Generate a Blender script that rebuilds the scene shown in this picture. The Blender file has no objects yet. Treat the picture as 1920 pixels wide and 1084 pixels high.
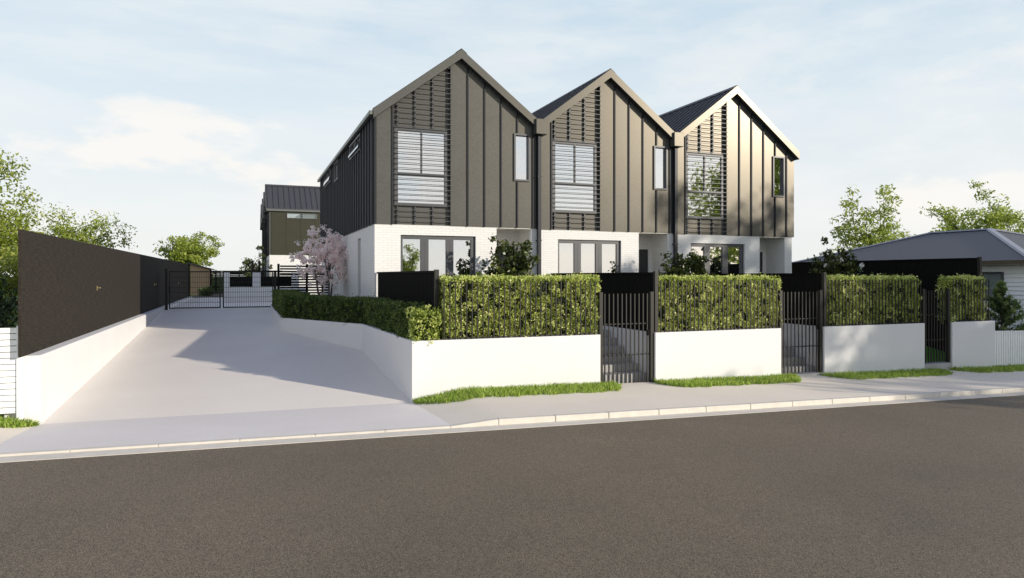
import bpy, math, random
import numpy as np
from mathutils import Vector, Matrix

scene = bpy.context.scene
COL = scene.collection
R = math.radians
SUN_AZ = math.atan2(.689, -.725)          # towards the sun, measured from +X would be atan2(y,x); see below
SUN_DIR = Vector((.689, -.725, 0)).normalized()
SUN_EL = R(15.6)

# ------------------------------------------------------------------ materials
def new_mat(name):
    m = bpy.data.materials.new(name); m.use_nodes = True
    nt = m.node_tree; b = nt.nodes['Principled BSDF']
    return m, nt, b
def N(nt, t, **kw):
    n = nt.nodes.new(t)
    for k, v in kw.items():
        setattr(n, k, v)
    return n
def noise_col(nt, scale, c0, c1, detail=4, rough=.6, coord='Object', stretch=None, lo=.3, hi=.7):
    tc = N(nt, 'ShaderNodeTexCoord')
    src = tc.outputs[coord]
    if stretch:
        mp = N(nt, 'ShaderNodeMapping'); mp.inputs['Scale'].default_value = stretch
        nt.links.new(src, mp.inputs[0]); src = mp.outputs[0]
    no = N(nt, 'ShaderNodeTexNoise'); no.inputs['Scale'].default_value = scale
    no.inputs['Detail'].default_value = detail; no.inputs['Roughness'].default_value = rough
    nt.links.new(src, no.inputs['Vector'])
    rp = N(nt, 'ShaderNodeValToRGB')
    rp.color_ramp.elements[0].position = lo; rp.color_ramp.elements[0].color = (*c0, 1)
    rp.color_ramp.elements[1].position = hi; rp.color_ramp.elements[1].color = (*c1, 1)
    nt.links.new(no.outputs['Fac'], rp.inputs[0])
    return rp.outputs[0], no.outputs['Fac'], src
def add_bump(nt, b, h, strength, dist=.01):
    bp = N(nt, 'ShaderNodeBump'); bp.inputs['Strength'].default_value = strength; bp.inputs['Distance'].default_value = dist
    nt.links.new(h, bp.inputs['Height']); nt.links.new(bp.outputs[0], b.inputs['Normal'])
def plain(name, c, rough=.6, metal=0, var=.12, scale=6, spec=.5, bump=0, stretch=None):
    m, nt, b = new_mat(name)
    c0 = tuple(v * (1 - var) for v in c); c1 = tuple(min(1, v * (1 + var)) for v in c)
    o, f, s = noise_col(nt, scale, c0, c1, stretch=stretch)
    nt.links.new(o, b.inputs['Base Color'])
    b.inputs['Roughness'].default_value = rough; b.inputs['Metallic'].default_value = metal
    b.inputs['Specular IOR Level'].default_value = spec
    if bump: add_bump(nt, b, f, bump)
    return m

M = {}
M['render'] = plain('white_render', (.71, .70, .69), .85, var=.02, scale=1.1, spec=.2)
M['charcoal'] = plain('charcoal_metal', (.040, .041, .046), .45, var=.1)
M['pipe'] = plain('dark_pipe_paint', (.016, .018, .024), .45, var=.08, spec=.3)
M['seam'] = plain('dark_seam_metal', (.019, .020, .024), .5, var=.1, spec=.25)
M['black'] = plain('black_metal', (.009, .0085, .008), .75, var=.15, spec=.08)
M['bar'] = plain('dark_bar_paint', (.024, .0225, .019), .5, var=.1, spec=.3)
M['frame'] = plain('window_frame_grey', (.062, .064, .070), .45, var=.06)
M['gutter'] = plain('gutter_metal', (.16, .17, .155), .4, metal=.3, var=.08)
M['roof'] = plain('roof_steel', (.070, .070, .074), .5, metal=.2, var=.08, scale=3)
M['steps'] = plain('step_concrete', (.36, .35, .34), .85, var=.1, scale=8, bump=.1)
M['kerb'] = plain('kerb_concrete', (.62, .575, .50), .85, var=.07, scale=5, bump=.1)
M['wood'] = plain('shed_timber', (.42, .29, .17), .8, var=.15, scale=5, stretch=(8, 8, .4))
M['whitepaint'] = plain('white_timber_paint', (.86, .86, .84), .55, var=.03)
M['board'] = plain('weatherboard_paint', (.90, .91, .92), .6, var=.02)
M['brown'] = plain('brown_fascia', (.10, .075, .045), .6)
M['hipcap'] = plain('hip_flashing', (.34, .35, .38), .5, var=.06)
M['bark'] = plain('bark', (.10, .075, .05), .9, var=.35, scale=9, bump=.4, stretch=(1, 1, .25))
M['cherrybark'] = plain('cherry_bark', (.085, .065, .055), .85, var=.3, scale=12)
M['soil'] = plain('soil', (.07, .055, .04), .95, var=.3, scale=10, bump=.3)
M['brass'] = plain('brass', (.55, .46, .22), .35, metal=.8, var=.05)
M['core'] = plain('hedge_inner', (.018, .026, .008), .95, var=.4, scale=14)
M['pale_backing'] = plain('curtain_cloth', (.80, .79, .77), .9, var=.03, scale=2, stretch=(12, 12, .3))
M['interior'] = plain('interior_plaster', (.45, .43, .40), .9, var=.04)
M['darkdoor'] = plain('dark_door', (.03, .03, .033), .4, var=.08)
M['soffit'] = plain('soffit_paint', (.62, .60, .56), .8, var=.03)

def mat_cladding():
    m, nt, b = new_mat('olive_cladding')
    o, f, s = noise_col(nt, 26, (.057, .060, .060), (.090, .094, .094), detail=6, rough=.65)
    o2, f2, s2 = noise_col(nt, .8, (.9, .9, .9), (1.08, 1.08, 1.08), detail=2)
    mx = N(nt, 'ShaderNodeMix', data_type='RGBA', blend_type='MULTIPLY'); mx.inputs[0].default_value = 1
    nt.links.new(o, mx.inputs[6]); nt.links.new(o2, mx.inputs[7])
    nt.links.new(mx.outputs[2], b.inputs['Base Color'])
    b.inputs['Roughness'].default_value = .335; b.inputs['Metallic'].default_value = 0
    b.inputs['Specular IOR Level'].default_value = .50
    b.inputs['Specular Tint'].default_value = (1, .87, .66, 1)
    add_bump(nt, b, f, .06, .004)
    return m
M['cladding'] = mat_cladding()
def mat_sidecladding():
    m, nt, b = new_mat('charcoal_cladding')
    o, f, s = noise_col(nt, 18, (.050, .054, .060), (.066, .070, .078))
    nt.links.new(o, b.inputs['Base Color'])
    b.inputs['Roughness'].default_value = .45; b.inputs['Metallic'].default_value = .3
    return m
M['sideclad'] = mat_sidecladding()
M['olive'] = plain('dark_olive_sheet', (.036, .036, .020), .55, var=.12, scale=14, spec=.3)
def mat_brick():
    m, nt, b = new_mat('white_painted_brick')
    tc = N(nt, 'ShaderNodeTexCoord'); ge = N(nt, 'ShaderNodeNewGeometry')
    vt = N(nt, 'ShaderNodeVectorTransform', vector_type='NORMAL', convert_from='WORLD', convert_to='OBJECT')
    nt.links.new(ge.outputs['True Normal'], vt.inputs[0])
    sp = N(nt, 'ShaderNodeSeparateXYZ'); nt.links.new(tc.outputs['Object'], sp.inputs[0])
    sn = N(nt, 'ShaderNodeSeparateXYZ'); nt.links.new(vt.outputs[0], sn.inputs[0])
    ab = N(nt, 'ShaderNodeMath', operation='ABSOLUTE'); nt.links.new(sn.outputs[0], ab.inputs[0])
    mx = N(nt, 'ShaderNodeMix', data_type='FLOAT'); nt.links.new(ab.outputs[0], mx.inputs[0])
    nt.links.new(sp.outputs[0], mx.inputs[2]); nt.links.new(sp.outputs[1], mx.inputs[3])
    cb = N(nt, 'ShaderNodeCombineXYZ'); nt.links.new(mx.outputs[0], cb.inputs[0]); nt.links.new(sp.outputs[2], cb.inputs[1])
    br = N(nt, 'ShaderNodeTexBrick')
    br.inputs['Scale'].default_value = 1; br.inputs['Brick Width'].default_value = .235; br.inputs['Row Height'].default_value = .07
    br.inputs['Mortar Size'].default_value = .007; br.inputs['Mortar Smooth'].default_value = .3; br.inputs['Bias'].default_value = 0
    br.inputs['Color1'].default_value = (.70, .69, .67, 1); br.inputs['Color2'].default_value = (.735, .725, .71, 1)
    br.inputs['Mortar'].default_value = (.61, .60, .585, 1)
    nt.links.new(cb.outputs[0], br.inputs['Vector'])
    nt.links.new(br.outputs['Color'], b.inputs['Base Color'])
    b.inputs['Roughness'].default_value = .7; b.inputs['Specular IOR Level'].default_value = .25
    inv = N(nt, 'ShaderNodeMath', operation='SUBTRACT'); inv.inputs[0].default_value = 1; nt.links.new(br.outputs['Fac'], inv.inputs[1])
    add_bump(nt, b, inv.outputs[0], .35, .006)
    return m
M['brick'] = mat_brick()
def mat_concrete(name, c0, c1, grain=40):
    m, nt, b = new_mat(name)
    o, f, s = noise_col(nt, .45, c0, c1, detail=5, coord='Object')
    o2, f2, s2 = noise_col(nt, grain, (.93, .93, .93), (1.05, 1.05, 1.05), detail=5, rough=.7)
    mx = N(nt, 'ShaderNodeMix', data_type='RGBA', blend_type='MULTIPLY'); mx.inputs[0].default_value = 1
    nt.links.new(o, mx.inputs[6]); nt.links.new(o2, mx.inputs[7]); nt.links.new(mx.outputs[2], b.inputs['Base Color'])
    b.inputs['Roughness'].default_value = .8; b.inputs['Specular IOR Level'].default_value = .25
    add_bump(nt, b, f2, .12, .004)
    return m
M['driveway'] = mat_concrete('driveway_concrete', (.76, .70, .63), (.81, .755, .685))
M['crossover'] = mat_concrete('crossover_concrete', (.76, .705, .66), (.81, .755, .71))
M['path'] = mat_concrete('footpath_concrete', (.79, .705, .585), (.86, .775, .65))
def mat_asphalt():
    m, nt, b = new_mat('asphalt')
    tc = N(nt, 'ShaderNodeTexCoord')
    vo = N(nt, 'ShaderNodeTexVoronoi'); vo.inputs['Scale'].default_value = 125
    nt.links.new(tc.outputs['Object'], vo.inputs['Vector'])
    bw = N(nt, 'ShaderNodeRGBToBW'); nt.links.new(vo.outputs['Color'], bw.inputs[0])
    rp = N(nt, 'ShaderNodeValToRGB')
    rp.color_ramp.elements[0].position = .15; rp.color_ramp.elements[0].color = (.075, .061, .042, 1)
    rp.color_ramp.elements[1].position = .85; rp.color_ramp.elements[1].color = (.265, .217, .152, 1)
    nt.links.new(bw.outputs[0], rp.inputs[0])
    o2, f2, s2 = noise_col(nt, .30, (.84, .85, .84), (1.14, 1.11, 1.08), detail=6)
    mx = N(nt, 'ShaderNodeMix', data_type='RGBA', blend_type='MULTIPLY'); mx.inputs[0].default_value = 1
    nt.links.new(rp.outputs[0], mx.inputs[6]); nt.links.new(o2, mx.inputs[7]); nt.links.new(mx.outputs[2], b.inputs['Base Color'])
    b.inputs['Roughness'].default_value = .75; b.inputs['Specular IOR Level'].default_value = .3
    add_bump(nt, b, vo.outputs['Distance'], .6, .006)
    return m
M['asphalt'] = mat_asphalt()
def mat_darkfence():
    m, nt, b = new_mat('dark_fence_board')
    o, f, s = noise_col(nt, 7, (.021, .017, .013), (.043, .036, .028), detail=3, stretch=(1, .6, 12), lo=.38, hi=.62)
    o2, f2, s2 = noise_col(nt, 7, (.75, .75, .75), (1.2, 1.2, 1.2), detail=3, stretch=(1, 10, .6), lo=.38, hi=.62)
    mx = N(nt, 'ShaderNodeMix', data_type='RGBA', blend_type='MULTIPLY'); mx.inputs[0].default_value = 1
    nt.links.new(o, mx.inputs[6]); nt.links.new(o2, mx.inputs[7]); nt.links.new(mx.outputs[2], b.inputs['Base Color'])
    b.inputs['Roughness'].default_value = .8; b.inputs['Specular IOR Level'].default_value = .15
    add_bump(nt, b, f, .2, .004)
    return m
M['darkfence'] = mat_darkfence()
def mat_ground():
    m, nt, b = new_mat('lawn_ground')
    o, f, s = noise_col(nt, 5, (.035, .075, .015), (.075, .13, .03), detail=8)
    nt.links.new(o, b.inputs['Base Color']); b.inputs['Roughness'].default_value = .95; b.inputs['Specular IOR Level'].default_value = .1
    add_bump(nt, b, f, .5, .03)
    return m
M['lawn'] = mat_ground()
def mat_leaf(name, ramp, trans=.35, rough=.45, spec=.35):
    m = bpy.data.materials.new(name); m.use_nodes = True; nt = m.node_tree
    b = nt.nodes['Principled BSDF']; out = nt.nodes['Material Output']
    at = N(nt, 'ShaderNodeAttribute'); at.attribute_name = 'tone'
    rp = N(nt, 'ShaderNodeValToRGB')
    els = rp.color_ramp.elements
    els[0].position = ramp[0][0]; els[0].color = (*ramp[0][1], 1)
    els[1].position = ramp[-1][0]; els[1].color = (*ramp[-1][1], 1)
    for p, c in ramp[1:-1]:
        e = els.new(p); e.color = (*c, 1)
    nt.links.new(at.outputs['Fac'], rp.inputs[0]); nt.links.new(rp.outputs[0], b.inputs['Base Color'])
    b.inputs['Roughness'].default_value = rough; b.inputs['Specular IOR Level'].default_value = spec
    tr = N(nt, 'ShaderNodeBsdfTranslucent'); nt.links.new(rp.outputs[0], tr.inputs['Color'])
    mx = N(nt, 'ShaderNodeMixShader'); mx.inputs[0].default_value = trans
    nt.links.new(b.outputs[0], mx.inputs[1]); nt.links.new(tr.outputs[0], mx.inputs[2]); nt.links.new(mx.outputs[0], out.inputs[0])
    return m
M['brightlawn'] = plain('bright_lawn', (.13, .32, .05), .9, var=.3, scale=14, spec=.1, bump=.4)
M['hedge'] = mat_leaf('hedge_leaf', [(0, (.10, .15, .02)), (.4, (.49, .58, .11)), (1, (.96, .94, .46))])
M['lowhedge'] = mat_leaf('low_hedge_leaf', [(0, (.025, .055, .012)), (.6, (.085, .135, .03)), (1, (.26, .30, .08))])
M['featherleaf'] = mat_leaf('feathery_leaf', [(0, (.03, .06, .015)), (.6, (.12, .19, .05)), (1, (.32, .38, .13))], .4)
M['glossyleaf'] = mat_leaf('shrub_leaf', [(0, (.016, .026, .007)), (.6, (.05, .07, .015)), (1, (.17, .19, .04))], .2, .35)
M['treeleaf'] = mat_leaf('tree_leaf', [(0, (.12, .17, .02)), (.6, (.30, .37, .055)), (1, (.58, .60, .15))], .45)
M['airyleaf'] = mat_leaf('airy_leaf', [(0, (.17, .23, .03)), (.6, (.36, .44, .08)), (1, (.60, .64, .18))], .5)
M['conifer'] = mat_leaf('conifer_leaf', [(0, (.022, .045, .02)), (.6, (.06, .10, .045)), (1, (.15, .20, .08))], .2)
M['grass'] = mat_leaf('grass_blade', [(0, (.14, .23, .03)), (.6, (.36, .50, .08)), (1, (.66, .74, .22))], .4, .5)
M['blossom'] = mat_leaf('cherry_blossom', [(0, (.95, .76, .76)), (.5, (1, .89, .87)), (1, (1, .98, .95))], .5, .7, .15)
M['whiteflower'] = mat_leaf('white_flower', [(0, (.7, .7, .66)), (1, (.85, .85, .8))], .3)

def mat_glass(name, refl=.70, tint=(.93, .94, .96)):
    m = bpy.data.materials.new(name); m.use_nodes = True; nt = m.node_tree
    nt.nodes.remove(nt.nodes['Principled BSDF']); out = nt.nodes['Material Output']
    gl = N(nt, 'ShaderNodeBsdfGlossy'); gl.inputs['Roughness'].default_value = .015; gl.inputs['Color'].default_value = (*tint, 1)
    tp = N(nt, 'ShaderNodeBsdfTransparent'); tp.inputs['Color'].default_value = (.80, .84, .84, 1)
    tc = N(nt, 'ShaderNodeTexCoord'); no = N(nt, 'ShaderNodeTexNoise'); no.inputs['Scale'].default_value = .9
    nt.links.new(tc.outputs['Object'], no.inputs['Vector'])
    bp = N(nt, 'ShaderNodeBump'); bp.inputs['Strength'].default_value = .03; bp.inputs['Distance'].default_value = .02
    nt.links.new(no.outputs['Fac'], bp.inputs['Height']); nt.links.new(bp.outputs[0], gl.inputs['Normal'])
    mx = N(nt, 'ShaderNodeMixShader'); mx.inputs[0].default_value = refl
    nt.links.new(tp.outputs[0], mx.inputs[1]); nt.links.new(gl.outputs[0], mx.inputs[2]); nt.links.new(mx.outputs[0], out.inputs[0])
    return m
M['glass'] = mat_glass('window_glass')
M['clearglass'] = mat_glass('clear_glass', .18)

# ------------------------------------------------------------------ mesh helpers
class MB:
    def __init__(s): s.v = []; s.f = []
    def poly(s, pts):
        i = len(s.v); s.v += [tuple(p) for p in pts]; s.f.append(tuple(range(i, i + len(pts)))); return s
    def box(s, x0, x1, y0, y1, z0, z1):
        i = len(s.v)
        s.v += [(x0, y0, z0), (x1, y0, z0), (x1, y1, z0), (x0, y1, z0), (x0, y0, z1), (x1, y0, z1), (x1, y1, z1), (x0, y1, z1)]
        s.f += [tuple(i + k for k in q) for q in ((0, 3, 2, 1), (4, 5, 6, 7), (0, 1, 5, 4), (1, 2, 6, 5), (2, 3, 7, 6), (3, 0, 4, 7))]
        return s
    def hexa(s, b, t):                                    # two quads, bottom and top, same winding
        i = len(s.v); s.v += [tuple(p) for p in b] + [tuple(p) for p in t]
        s.f += [tuple(i + k for k in q) for q in ((0, 3, 2, 1), (4, 5, 6, 7), (0, 1, 5, 4), (1, 2, 6, 5), (2, 3, 7, 6), (3, 0, 4, 7))]
        return s
    def prism_xz(s, poly, y0, y1):                        # polygon in xz pushed along y (counter-clockwise seen from -y)
        n = len(poly); i = len(s.v)
        s.v += [(x, y0, z) for x, z in poly] + [(x, y1, z) for x, z in poly]
        s.f.append(tuple(range(i, i + n))); s.f.append(tuple(range(i + 2 * n - 1, i + n - 1, -1)))
        for k in range(n):
            j = (k + 1) % n; s.f.append((i + k, i + k + n, i + j + n, i + j))
        return s
    def prism_xy(s, poly, z0, z1):                        # counter-clockwise seen from above
        n = len(poly); i = len(s.v)
        s.v += [(x, y, z0) for x, y in poly] + [(x, y, z1) for x, y in poly]
        s.f.append(tuple(range(i + n - 1, i - 1, -1))); s.f.append(tuple(range(i + n, i + 2 * n)))
        for k in range(n):
            j = (k + 1) % n; s.f.append((i + k, i + j, i + j + n, i + k + n))
        return s
    def tube(s, p, q, r0, r1, n=6):
        p = Vector(p); q = Vector(q); d = (q - p)
        if d.length < 1e-6: return s
        d.normalize(); a = d.orthogonal().normalized(); b = d.cross(a); i = len(s.v)
        for c, r in ((p, r0), (q, r1)):
            for k in range(n):
                t = 2 * math.pi * k / n; s.v.append(tuple(c + a * (r * math.cos(t)) + b * (r * math.sin(t))))
        for k in range(n):
            j = (k + 1) % n; s.f.append((i + k, i + j, i + j + n, i + k + n))
        s.f.append(tuple(range(i + n - 1, i - 1, -1))); s.f.append(tuple(range(i + n, i + 2 * n)))
        return s
    def build(s, name, mat, parent=None, loc=(0, 0, 0), smooth=False, bevel=0):
        me = bpy.data.meshes.new(name)
        me.from_pydata([(x - loc[0], y - loc[1], z - loc[2]) for x, y, z in s.v], [], s.f)
        me.update(); me.materials.append(M[mat] if isinstance(mat, str) else mat)
        if smooth: me.polygons.foreach_set('use_smooth', [True] * len(me.polygons))
        o = bpy.data.objects.new(name, me); COL.objects.link(o); o.parent = parent
        if parent is None: o.location = loc
        if bevel:
            bv = o.modifiers.new('edge', 'BEVEL'); bv.width = bevel; bv.segments = 2; bv.limit_method = 'ANGLE'
        return o
def tag(o, label=None, cat=None, group=None, kind=None):
    if label: o['label'] = label
    if cat: o['category'] = cat
    if group: o['group'] = group
    if kind: o['kind'] = kind
    return o
def thing(name, label, cat, loc=(0, 0, 0), rz=0, group=None):
    o = bpy.data.objects.new(name, None); COL.objects.link(o); o.location = loc; o.rotation_euler = (0, 0, rz)
    o.empty_display_size = .2
    return tag(o, label, cat, group)
def copy_tree(o, parent=None):
    c = o.copy(); COL.objects.link(c); c.parent = parent
    for ch in list(o.children): copy_tree(ch, c)
    return c
def arr_mesh(name, V, F, tones, mats, matidx=None, parent=None, loc=(0, 0, 0)):
    """V (n,3), F (m,k) numpy"""
    me = bpy.data.meshes.new(name)
    n, m, k = len(V), len(F), F.shape[1]
    V = V - np.array(loc)
    me.vertices.add(n); me.vertices.foreach_set('co', V.astype(np.float32).ravel())
    me.loops.add(m * k); me.loops.foreach_set('vertex_index', F.astype(np.int32).ravel())
    me.polygons.add(m); me.polygons.foreach_set('loop_start', np.arange(0, m * k, k, dtype=np.int32))
    me.polygons.foreach_set('loop_total', np.full(m, k, dtype=np.int32))
    for mt in mats: me.materials.append(M[mt])
    if matidx is not None: me.polygons.foreach_set('material_index', matidx.astype(np.int32))
    a = me.attributes.new('tone', 'FLOAT', 'FACE'); a.data.foreach_set('value', tones.astype(np.float32))
    me.update(calc_edges=True); me.validate()
    o = bpy.data.objects.new(name, me); COL.objects.link(o); o.parent = parent
    if parent is None: o.location = loc
    return o
def leaf_quads(P, size, rng, nrm=None, aspect=.5, up=.0, sizevar=.35):
    """pointed leaves: one diamond quad each, at points P"""
    n = len(P)
    d = rng.normal(size=(n, 3)); d[:, 2] += up
    if nrm is not None: d += nrm * .9
    d /= np.linalg.norm(d, axis=1)[:, None] + 1e-9
    w = rng.normal(size=(n, 3)); w -= (w * d).sum(1)[:, None] * d; w /= np.linalg.norm(w, axis=1)[:, None] + 1e-9
    s = size * (1 + sizevar * rng.uniform(-1, 1, n))[:, None]
    nn = np.cross(d, w)
    a = P - d * s * .5; c = P + d * s * .5
    mid = P + d * s * .06 + nn * s * .10
    b1 = mid + w * s * aspect * .5; b2 = mid - w * s * aspect * .5
    V = np.stack([a, b1, c, b2], 1).reshape(-1, 3)
    F = np.arange(4 * n).reshape(n, 4)
    return V, F

def box_arr(x0, x1, y0, y1, z0, z1):
    V = np.array([(x0, y0, z0), (x1, y0, z0), (x1, y1, z0), (x0, y1, z0), (x0, y0, z1), (x1, y0, z1), (x1, y1, z1), (x0, y1, z1)], float)
    F = np.array([(0, 3, 2, 1), (4, 5, 6, 7), (0, 1, 5, 4), (1, 2, 6, 5), (2, 3, 7, 6), (3, 0, 4, 7)])
    return V, F

# ------------------------------------------------------------------ levels (eye of the photographer is z = 0)
def zs(x): return -2.20 - .0198 * x                 # footpath along the frontage falls to the right
def zroad(x): return zs(x) - .108
Y0, Y1 = 13.0, 18.75
XL = -3.06                                           # face of the left driveway wall
def lerp_tab(t, y):
    for (a, va), (b, vb) in zip(t, t[1:]):
        if y <= b: return va + (vb - va) * max(0, (y - a)) / (b - a)
    return t[-1][1]
LZ = [(13, -2.38), (25.5, -1.676), (31, -1.37), (52, -1.33)]
RZ = [(13, -2.444), (18.1, -1.93), (21.8, -1.61), (31, -1.37), (52, -1.33)]
RX = [(13, 3.02), (18.1, 2.87), (21.8, 1.02), (31, 1.02), (31.01, 3.3), (52, 3.3)]

def grid_sheet(name, xs, ys, zf, mat):
    mb = MB(); nx = len(xs)
    for y in ys:
        for x in xs: mb.v.append((x, y, zf(x, y)))
    for j in range(len(ys) - 1):
        for i in range(nx - 1):
            a = j * nx + i; mb.f.append((a, a + 1, a + nx + 1, a + nx))
    o = mb.build(name, mat, smooth=name == 'footpath'); tag(o, kind='structure'); return o

# wide ground
def zground(x, y):
    xc = max(-90, min(130, x)); base = zs(xc) - .40
    if y <= 13: return base
    t = min(1, (y - 13) / 25); return base * (1 - t) + (-2.1 - .008 * xc) * t
xs = [-1500, -300, -90, -50, -20, -8, 0, 8, 20, 40, 70, 130, 400, 1500]
ys = [-1500, -300, -60, -20, -4, 5, 13, 18, 24, 30, 38, 60, 120, 400, 1500]
grid_sheet('ground', xs, ys, zground, 'lawn')
grid_sheet('road', [-80, -30, 0, 20, 50, 110], [-3.2, 3, 9.95], lambda x, y: zroad(x), 'asphalt')
# far verge on the other side of the road
grid_sheet('far_footpath', [-80, -30, 0, 20, 50, 110], [-6.0, -3.2], lambda x, y: zs(x), 'path')

# footpath with the ramps down to the vehicle crossing
def zcross(x, y):
    t = (y - 10.0) / 3.0
    k = -2.265 - .0205 * x                           # at the gutter lip
    w = -2.412 - .0106 * x                           # at the wall line
    return k * (1 - t) + w * t
def zfoot(x, y):
    zc = zcross(max(-3.1, min(3.02, x)), y)
    if x >= 3.02: t = min(1, (x - 3.02) / 1.0)
    else: t = min(1, (-3.1 - x) / 1.0)
    return zc * (1 - t) + zs(x) * t
fx = [3.02, 3.27, 3.52, 3.77, 4.02, 7, 12, 20, 40, 110]
grid_sheet('footpath', fx, [10.27, 11.2, 12.1, 13.1], zfoot, 'path')
o = grid_sheet('footpath', [-80, -30, -8, -4.1, -3.85, -3.6, -3.35, -3.1], [10.27, 11.2, 12.1, 13.1], zfoot, 'path')
cx = [-3.1, -1.5, 0, 1.5, 3.02]
grid_sheet('vehicle_crossing', cx, [10.17, 11, 12, 13.0], zcross, 'crossover')

# driveway
mb = MB(); rows = [13.0 + i * .5 for i in range(0, 79)]
NXD = 9
for y in rows:
    a = XL - .05; b = lerp_tab(RX, y) + .03; zl, zr_ = lerp_tab(LZ, y), lerp_tab(RZ, y)
    for i in range(NXD):
        t = i / (NXD - 1); mb.v.append((a + (b - a) * t, y, zl + (zr_ - zl) * t))
for j in range(len(rows) - 1):
    for i in range(NXD - 1):
        a = j * NXD + i; mb.f.append((a, a + 1, a + NXD + 1, a + NXD))
tag(mb.build('driveway', 'driveway', smooth=False), kind='structure')

# kerb: separate stones with open joints, and the gutter channel
kb = MB(); ch = MB()
def kerb_top(x):
    if -3.1 <= x <= 2.95: return zroad(x) + .045
    if x > 2.95: t = min(1, (x - 2.95) / .8)
    else: t = min(1, (-3.1 - x) / .8)
    return zroad(x) + .045 * (1 - t) + .108 * t + .004
x = 3.75; stones = [(-3.1, 2.95), (2.95, 3.745)]
while x < 70: stones.append((x, x + .985)); x += .995
x = -3.9; stones.append((-3.9, -3.1))
while x > -25: stones.append((x - .985, x - .005)); x -= .995
for a, b in stones:
    n = 6 if b - a > 2 else 1
    for i in range(n):
        p = a + (b - a) * i / n; q = a + (b - a) * (i + 1) / n
        za, zb = kerb_top(p), kerb_top(q)
        kb.hexa([(p, 10.165, zroad(p) - .1), (q, 10.165, zroad(q) - .1), (q, 10.285, zroad(q) - .1), (p, 10.285, zroad(p) - .1)],
                [(p, 10.175, za), (q, 10.175, zb), (q, 10.285, zb), (p, 10.285, za)])
o = kb.build('kerb', 'kerb', bevel=.012); tag(o, kind='structure')
xsr = [-80, -30, -3, 3, 20, 50, 110]
for a, b in zip(xsr, xsr[1:]):
    ch.hexa([(a, 9.93, zroad(a) - .2), (b, 9.93, zroad(b) - .2), (b, 10.165, zroad(b) - .2), (a, 10.165, zroad(a) - .2)],
            [(a, 9.93, zroad(a) + .006), (b, 9.93, zroad(b) + .006), (b, 10.165, zroad(b) + .018), (a, 10.165, zroad(a) + .018)])
tag(ch.build('gutter_channel', 'kerb'), kind='structure')

# front gardens: raised lawns behind the walls, steps behind the gates
WT = -1.258
def pad(x0, x1, y0, y1, z, mat, name):
    o = MB().box(x0, x1, y0, y1, -2.9, z).build(name, mat); tag(o, kind='structure'); return o
pad(3.05, 7.0, 13.2, 18.74, -1.34, 'lawn', 'front_lawn')
pad(7.0, 8.50, 15.37, 18.74, -1.345, 'path', 'garden_path')
pad(8.66, 11.95, 13.2, 18.74, -1.34, 'lawn', 'front_lawn')
pad(11.95, 13.44, 15.37, 18.74, -1.345, 'path', 'garden_path')
pad(13.60, 16.85, 13.2, 18.74, -1.34, 'lawn', 'front_lawn')
pad(1.15, 3.05, 22.2, 33.0, -1.33, 'soil', 'garden_bed')
o = MB().prism_xy([(3.04, 18.3), (3.28, 18.3), (3.28, 22.19), (1.4, 22.19)], -1.9, -1.325).build('garden_bed', 'soil'); tag(o, kind='structure')
grid_sheet('side_lawn', [16.98, 18.2, 19.45], [13.0, 13.6, 15.2, 17.5, 20, 34], lambda x, y: lerp_tab([(13, -2.42), (13.6, -2.4), (17.5, -1.6), (34, -1.45)], y), 'brightlawn')
def flight(x0, x1, label):
    mb = MB(); n = 6; z0 = zs((x0 + x1) / 2)
    rise = (-1.345 - z0) / n
    y = 13.32
    for i in range(n):
        mb.box(x0, x1, y + i * .34, 15.36, z0 - .3 if i == 0 else z0 + i * rise + .001, z0 + (i + 1) * rise)
    o = mb.build('garden_steps', 'steps', loc=((x0 + x1) / 2, 13.3, z0), bevel=.008)
    tag(o, label, 'steps', 'concrete steps behind the front gates')
flight(7.13, 8.50, 'grey concrete steps rising behind the pedestrian gate nearest the driveway')
flight(12.08, 13.44, 'grey concrete steps rising behind the middle pedestrian gate')
mb = MB().box(16.99, 17.55, 13.6, 14.1, -2.6, -2.14).box(16.99, 17.3, 14.1, 14.6, -2.6, -1.95)
tag(mb.build('garden_steps', 'steps', loc=(17.2, 13.9, -2.4)), 'two small grey blocks of step beside lawn behind the narrow end gate', 'steps', 'concrete steps behind the front gates')

# ------------------------------------------------------------------ white walls
o = MB().prism_xy([(3.0, 13.0), (7.125, 13.0), (7.125, 13.2), (3.2, 13.2), (3.05, 18.16), (1.2, 21.86), (1.2, 30.6), (1.0, 30.6), (1.0, 21.8), (2.85, 18.1)], -2.8, WT).build('garden_wall', 'render', loc=(3, 13, -2.4), bevel=.008)
tag(o, 'white rendered corner wall that turns from the footpath up the right side of the driveway', 'wall', 'white rendered front walls')
for x0, x1, lab in ((8.509, 12.067, 'white rendered wall between the first and second pedestrian gates'),
                    (13.432, 16.941, 'white rendered wall between the middle gate and the narrow end gate'),
                    (18.006, 19.737, 'short white rendered wall at right end beside the white picket fence')):
    o = MB().box(x0, x1, 13.0, 13.2, -2.9, WT).build('garden_wall', 'render', loc=(x0, 13, zs(x0)), bevel=.008)
    tag(o, lab, 'wall', 'white rendered front walls')
o = MB().box(-3.55, XL, 12.95, 46.5, -2.9, -1.268).build('driveway_wall', 'render', loc=(-3.3, 13, -2.4), bevel=.008)
tag(o, 'low white rendered wall under the long dark fence left of the driveway', 'wall')
for x, lab in ((8.51, 'white base wall under black divider fence behind the first gate'), (13.45, 'white base wall under black divider fence behind the middle gate')):
    o = MB().box(x, x + .14, 13.21, 18.72, -2.8, WT - .004).build('divider_wall', 'render', loc=(x, 13.2, -2.4)); tag(o, lab, 'wall', 'white walls beside the steps')
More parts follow.
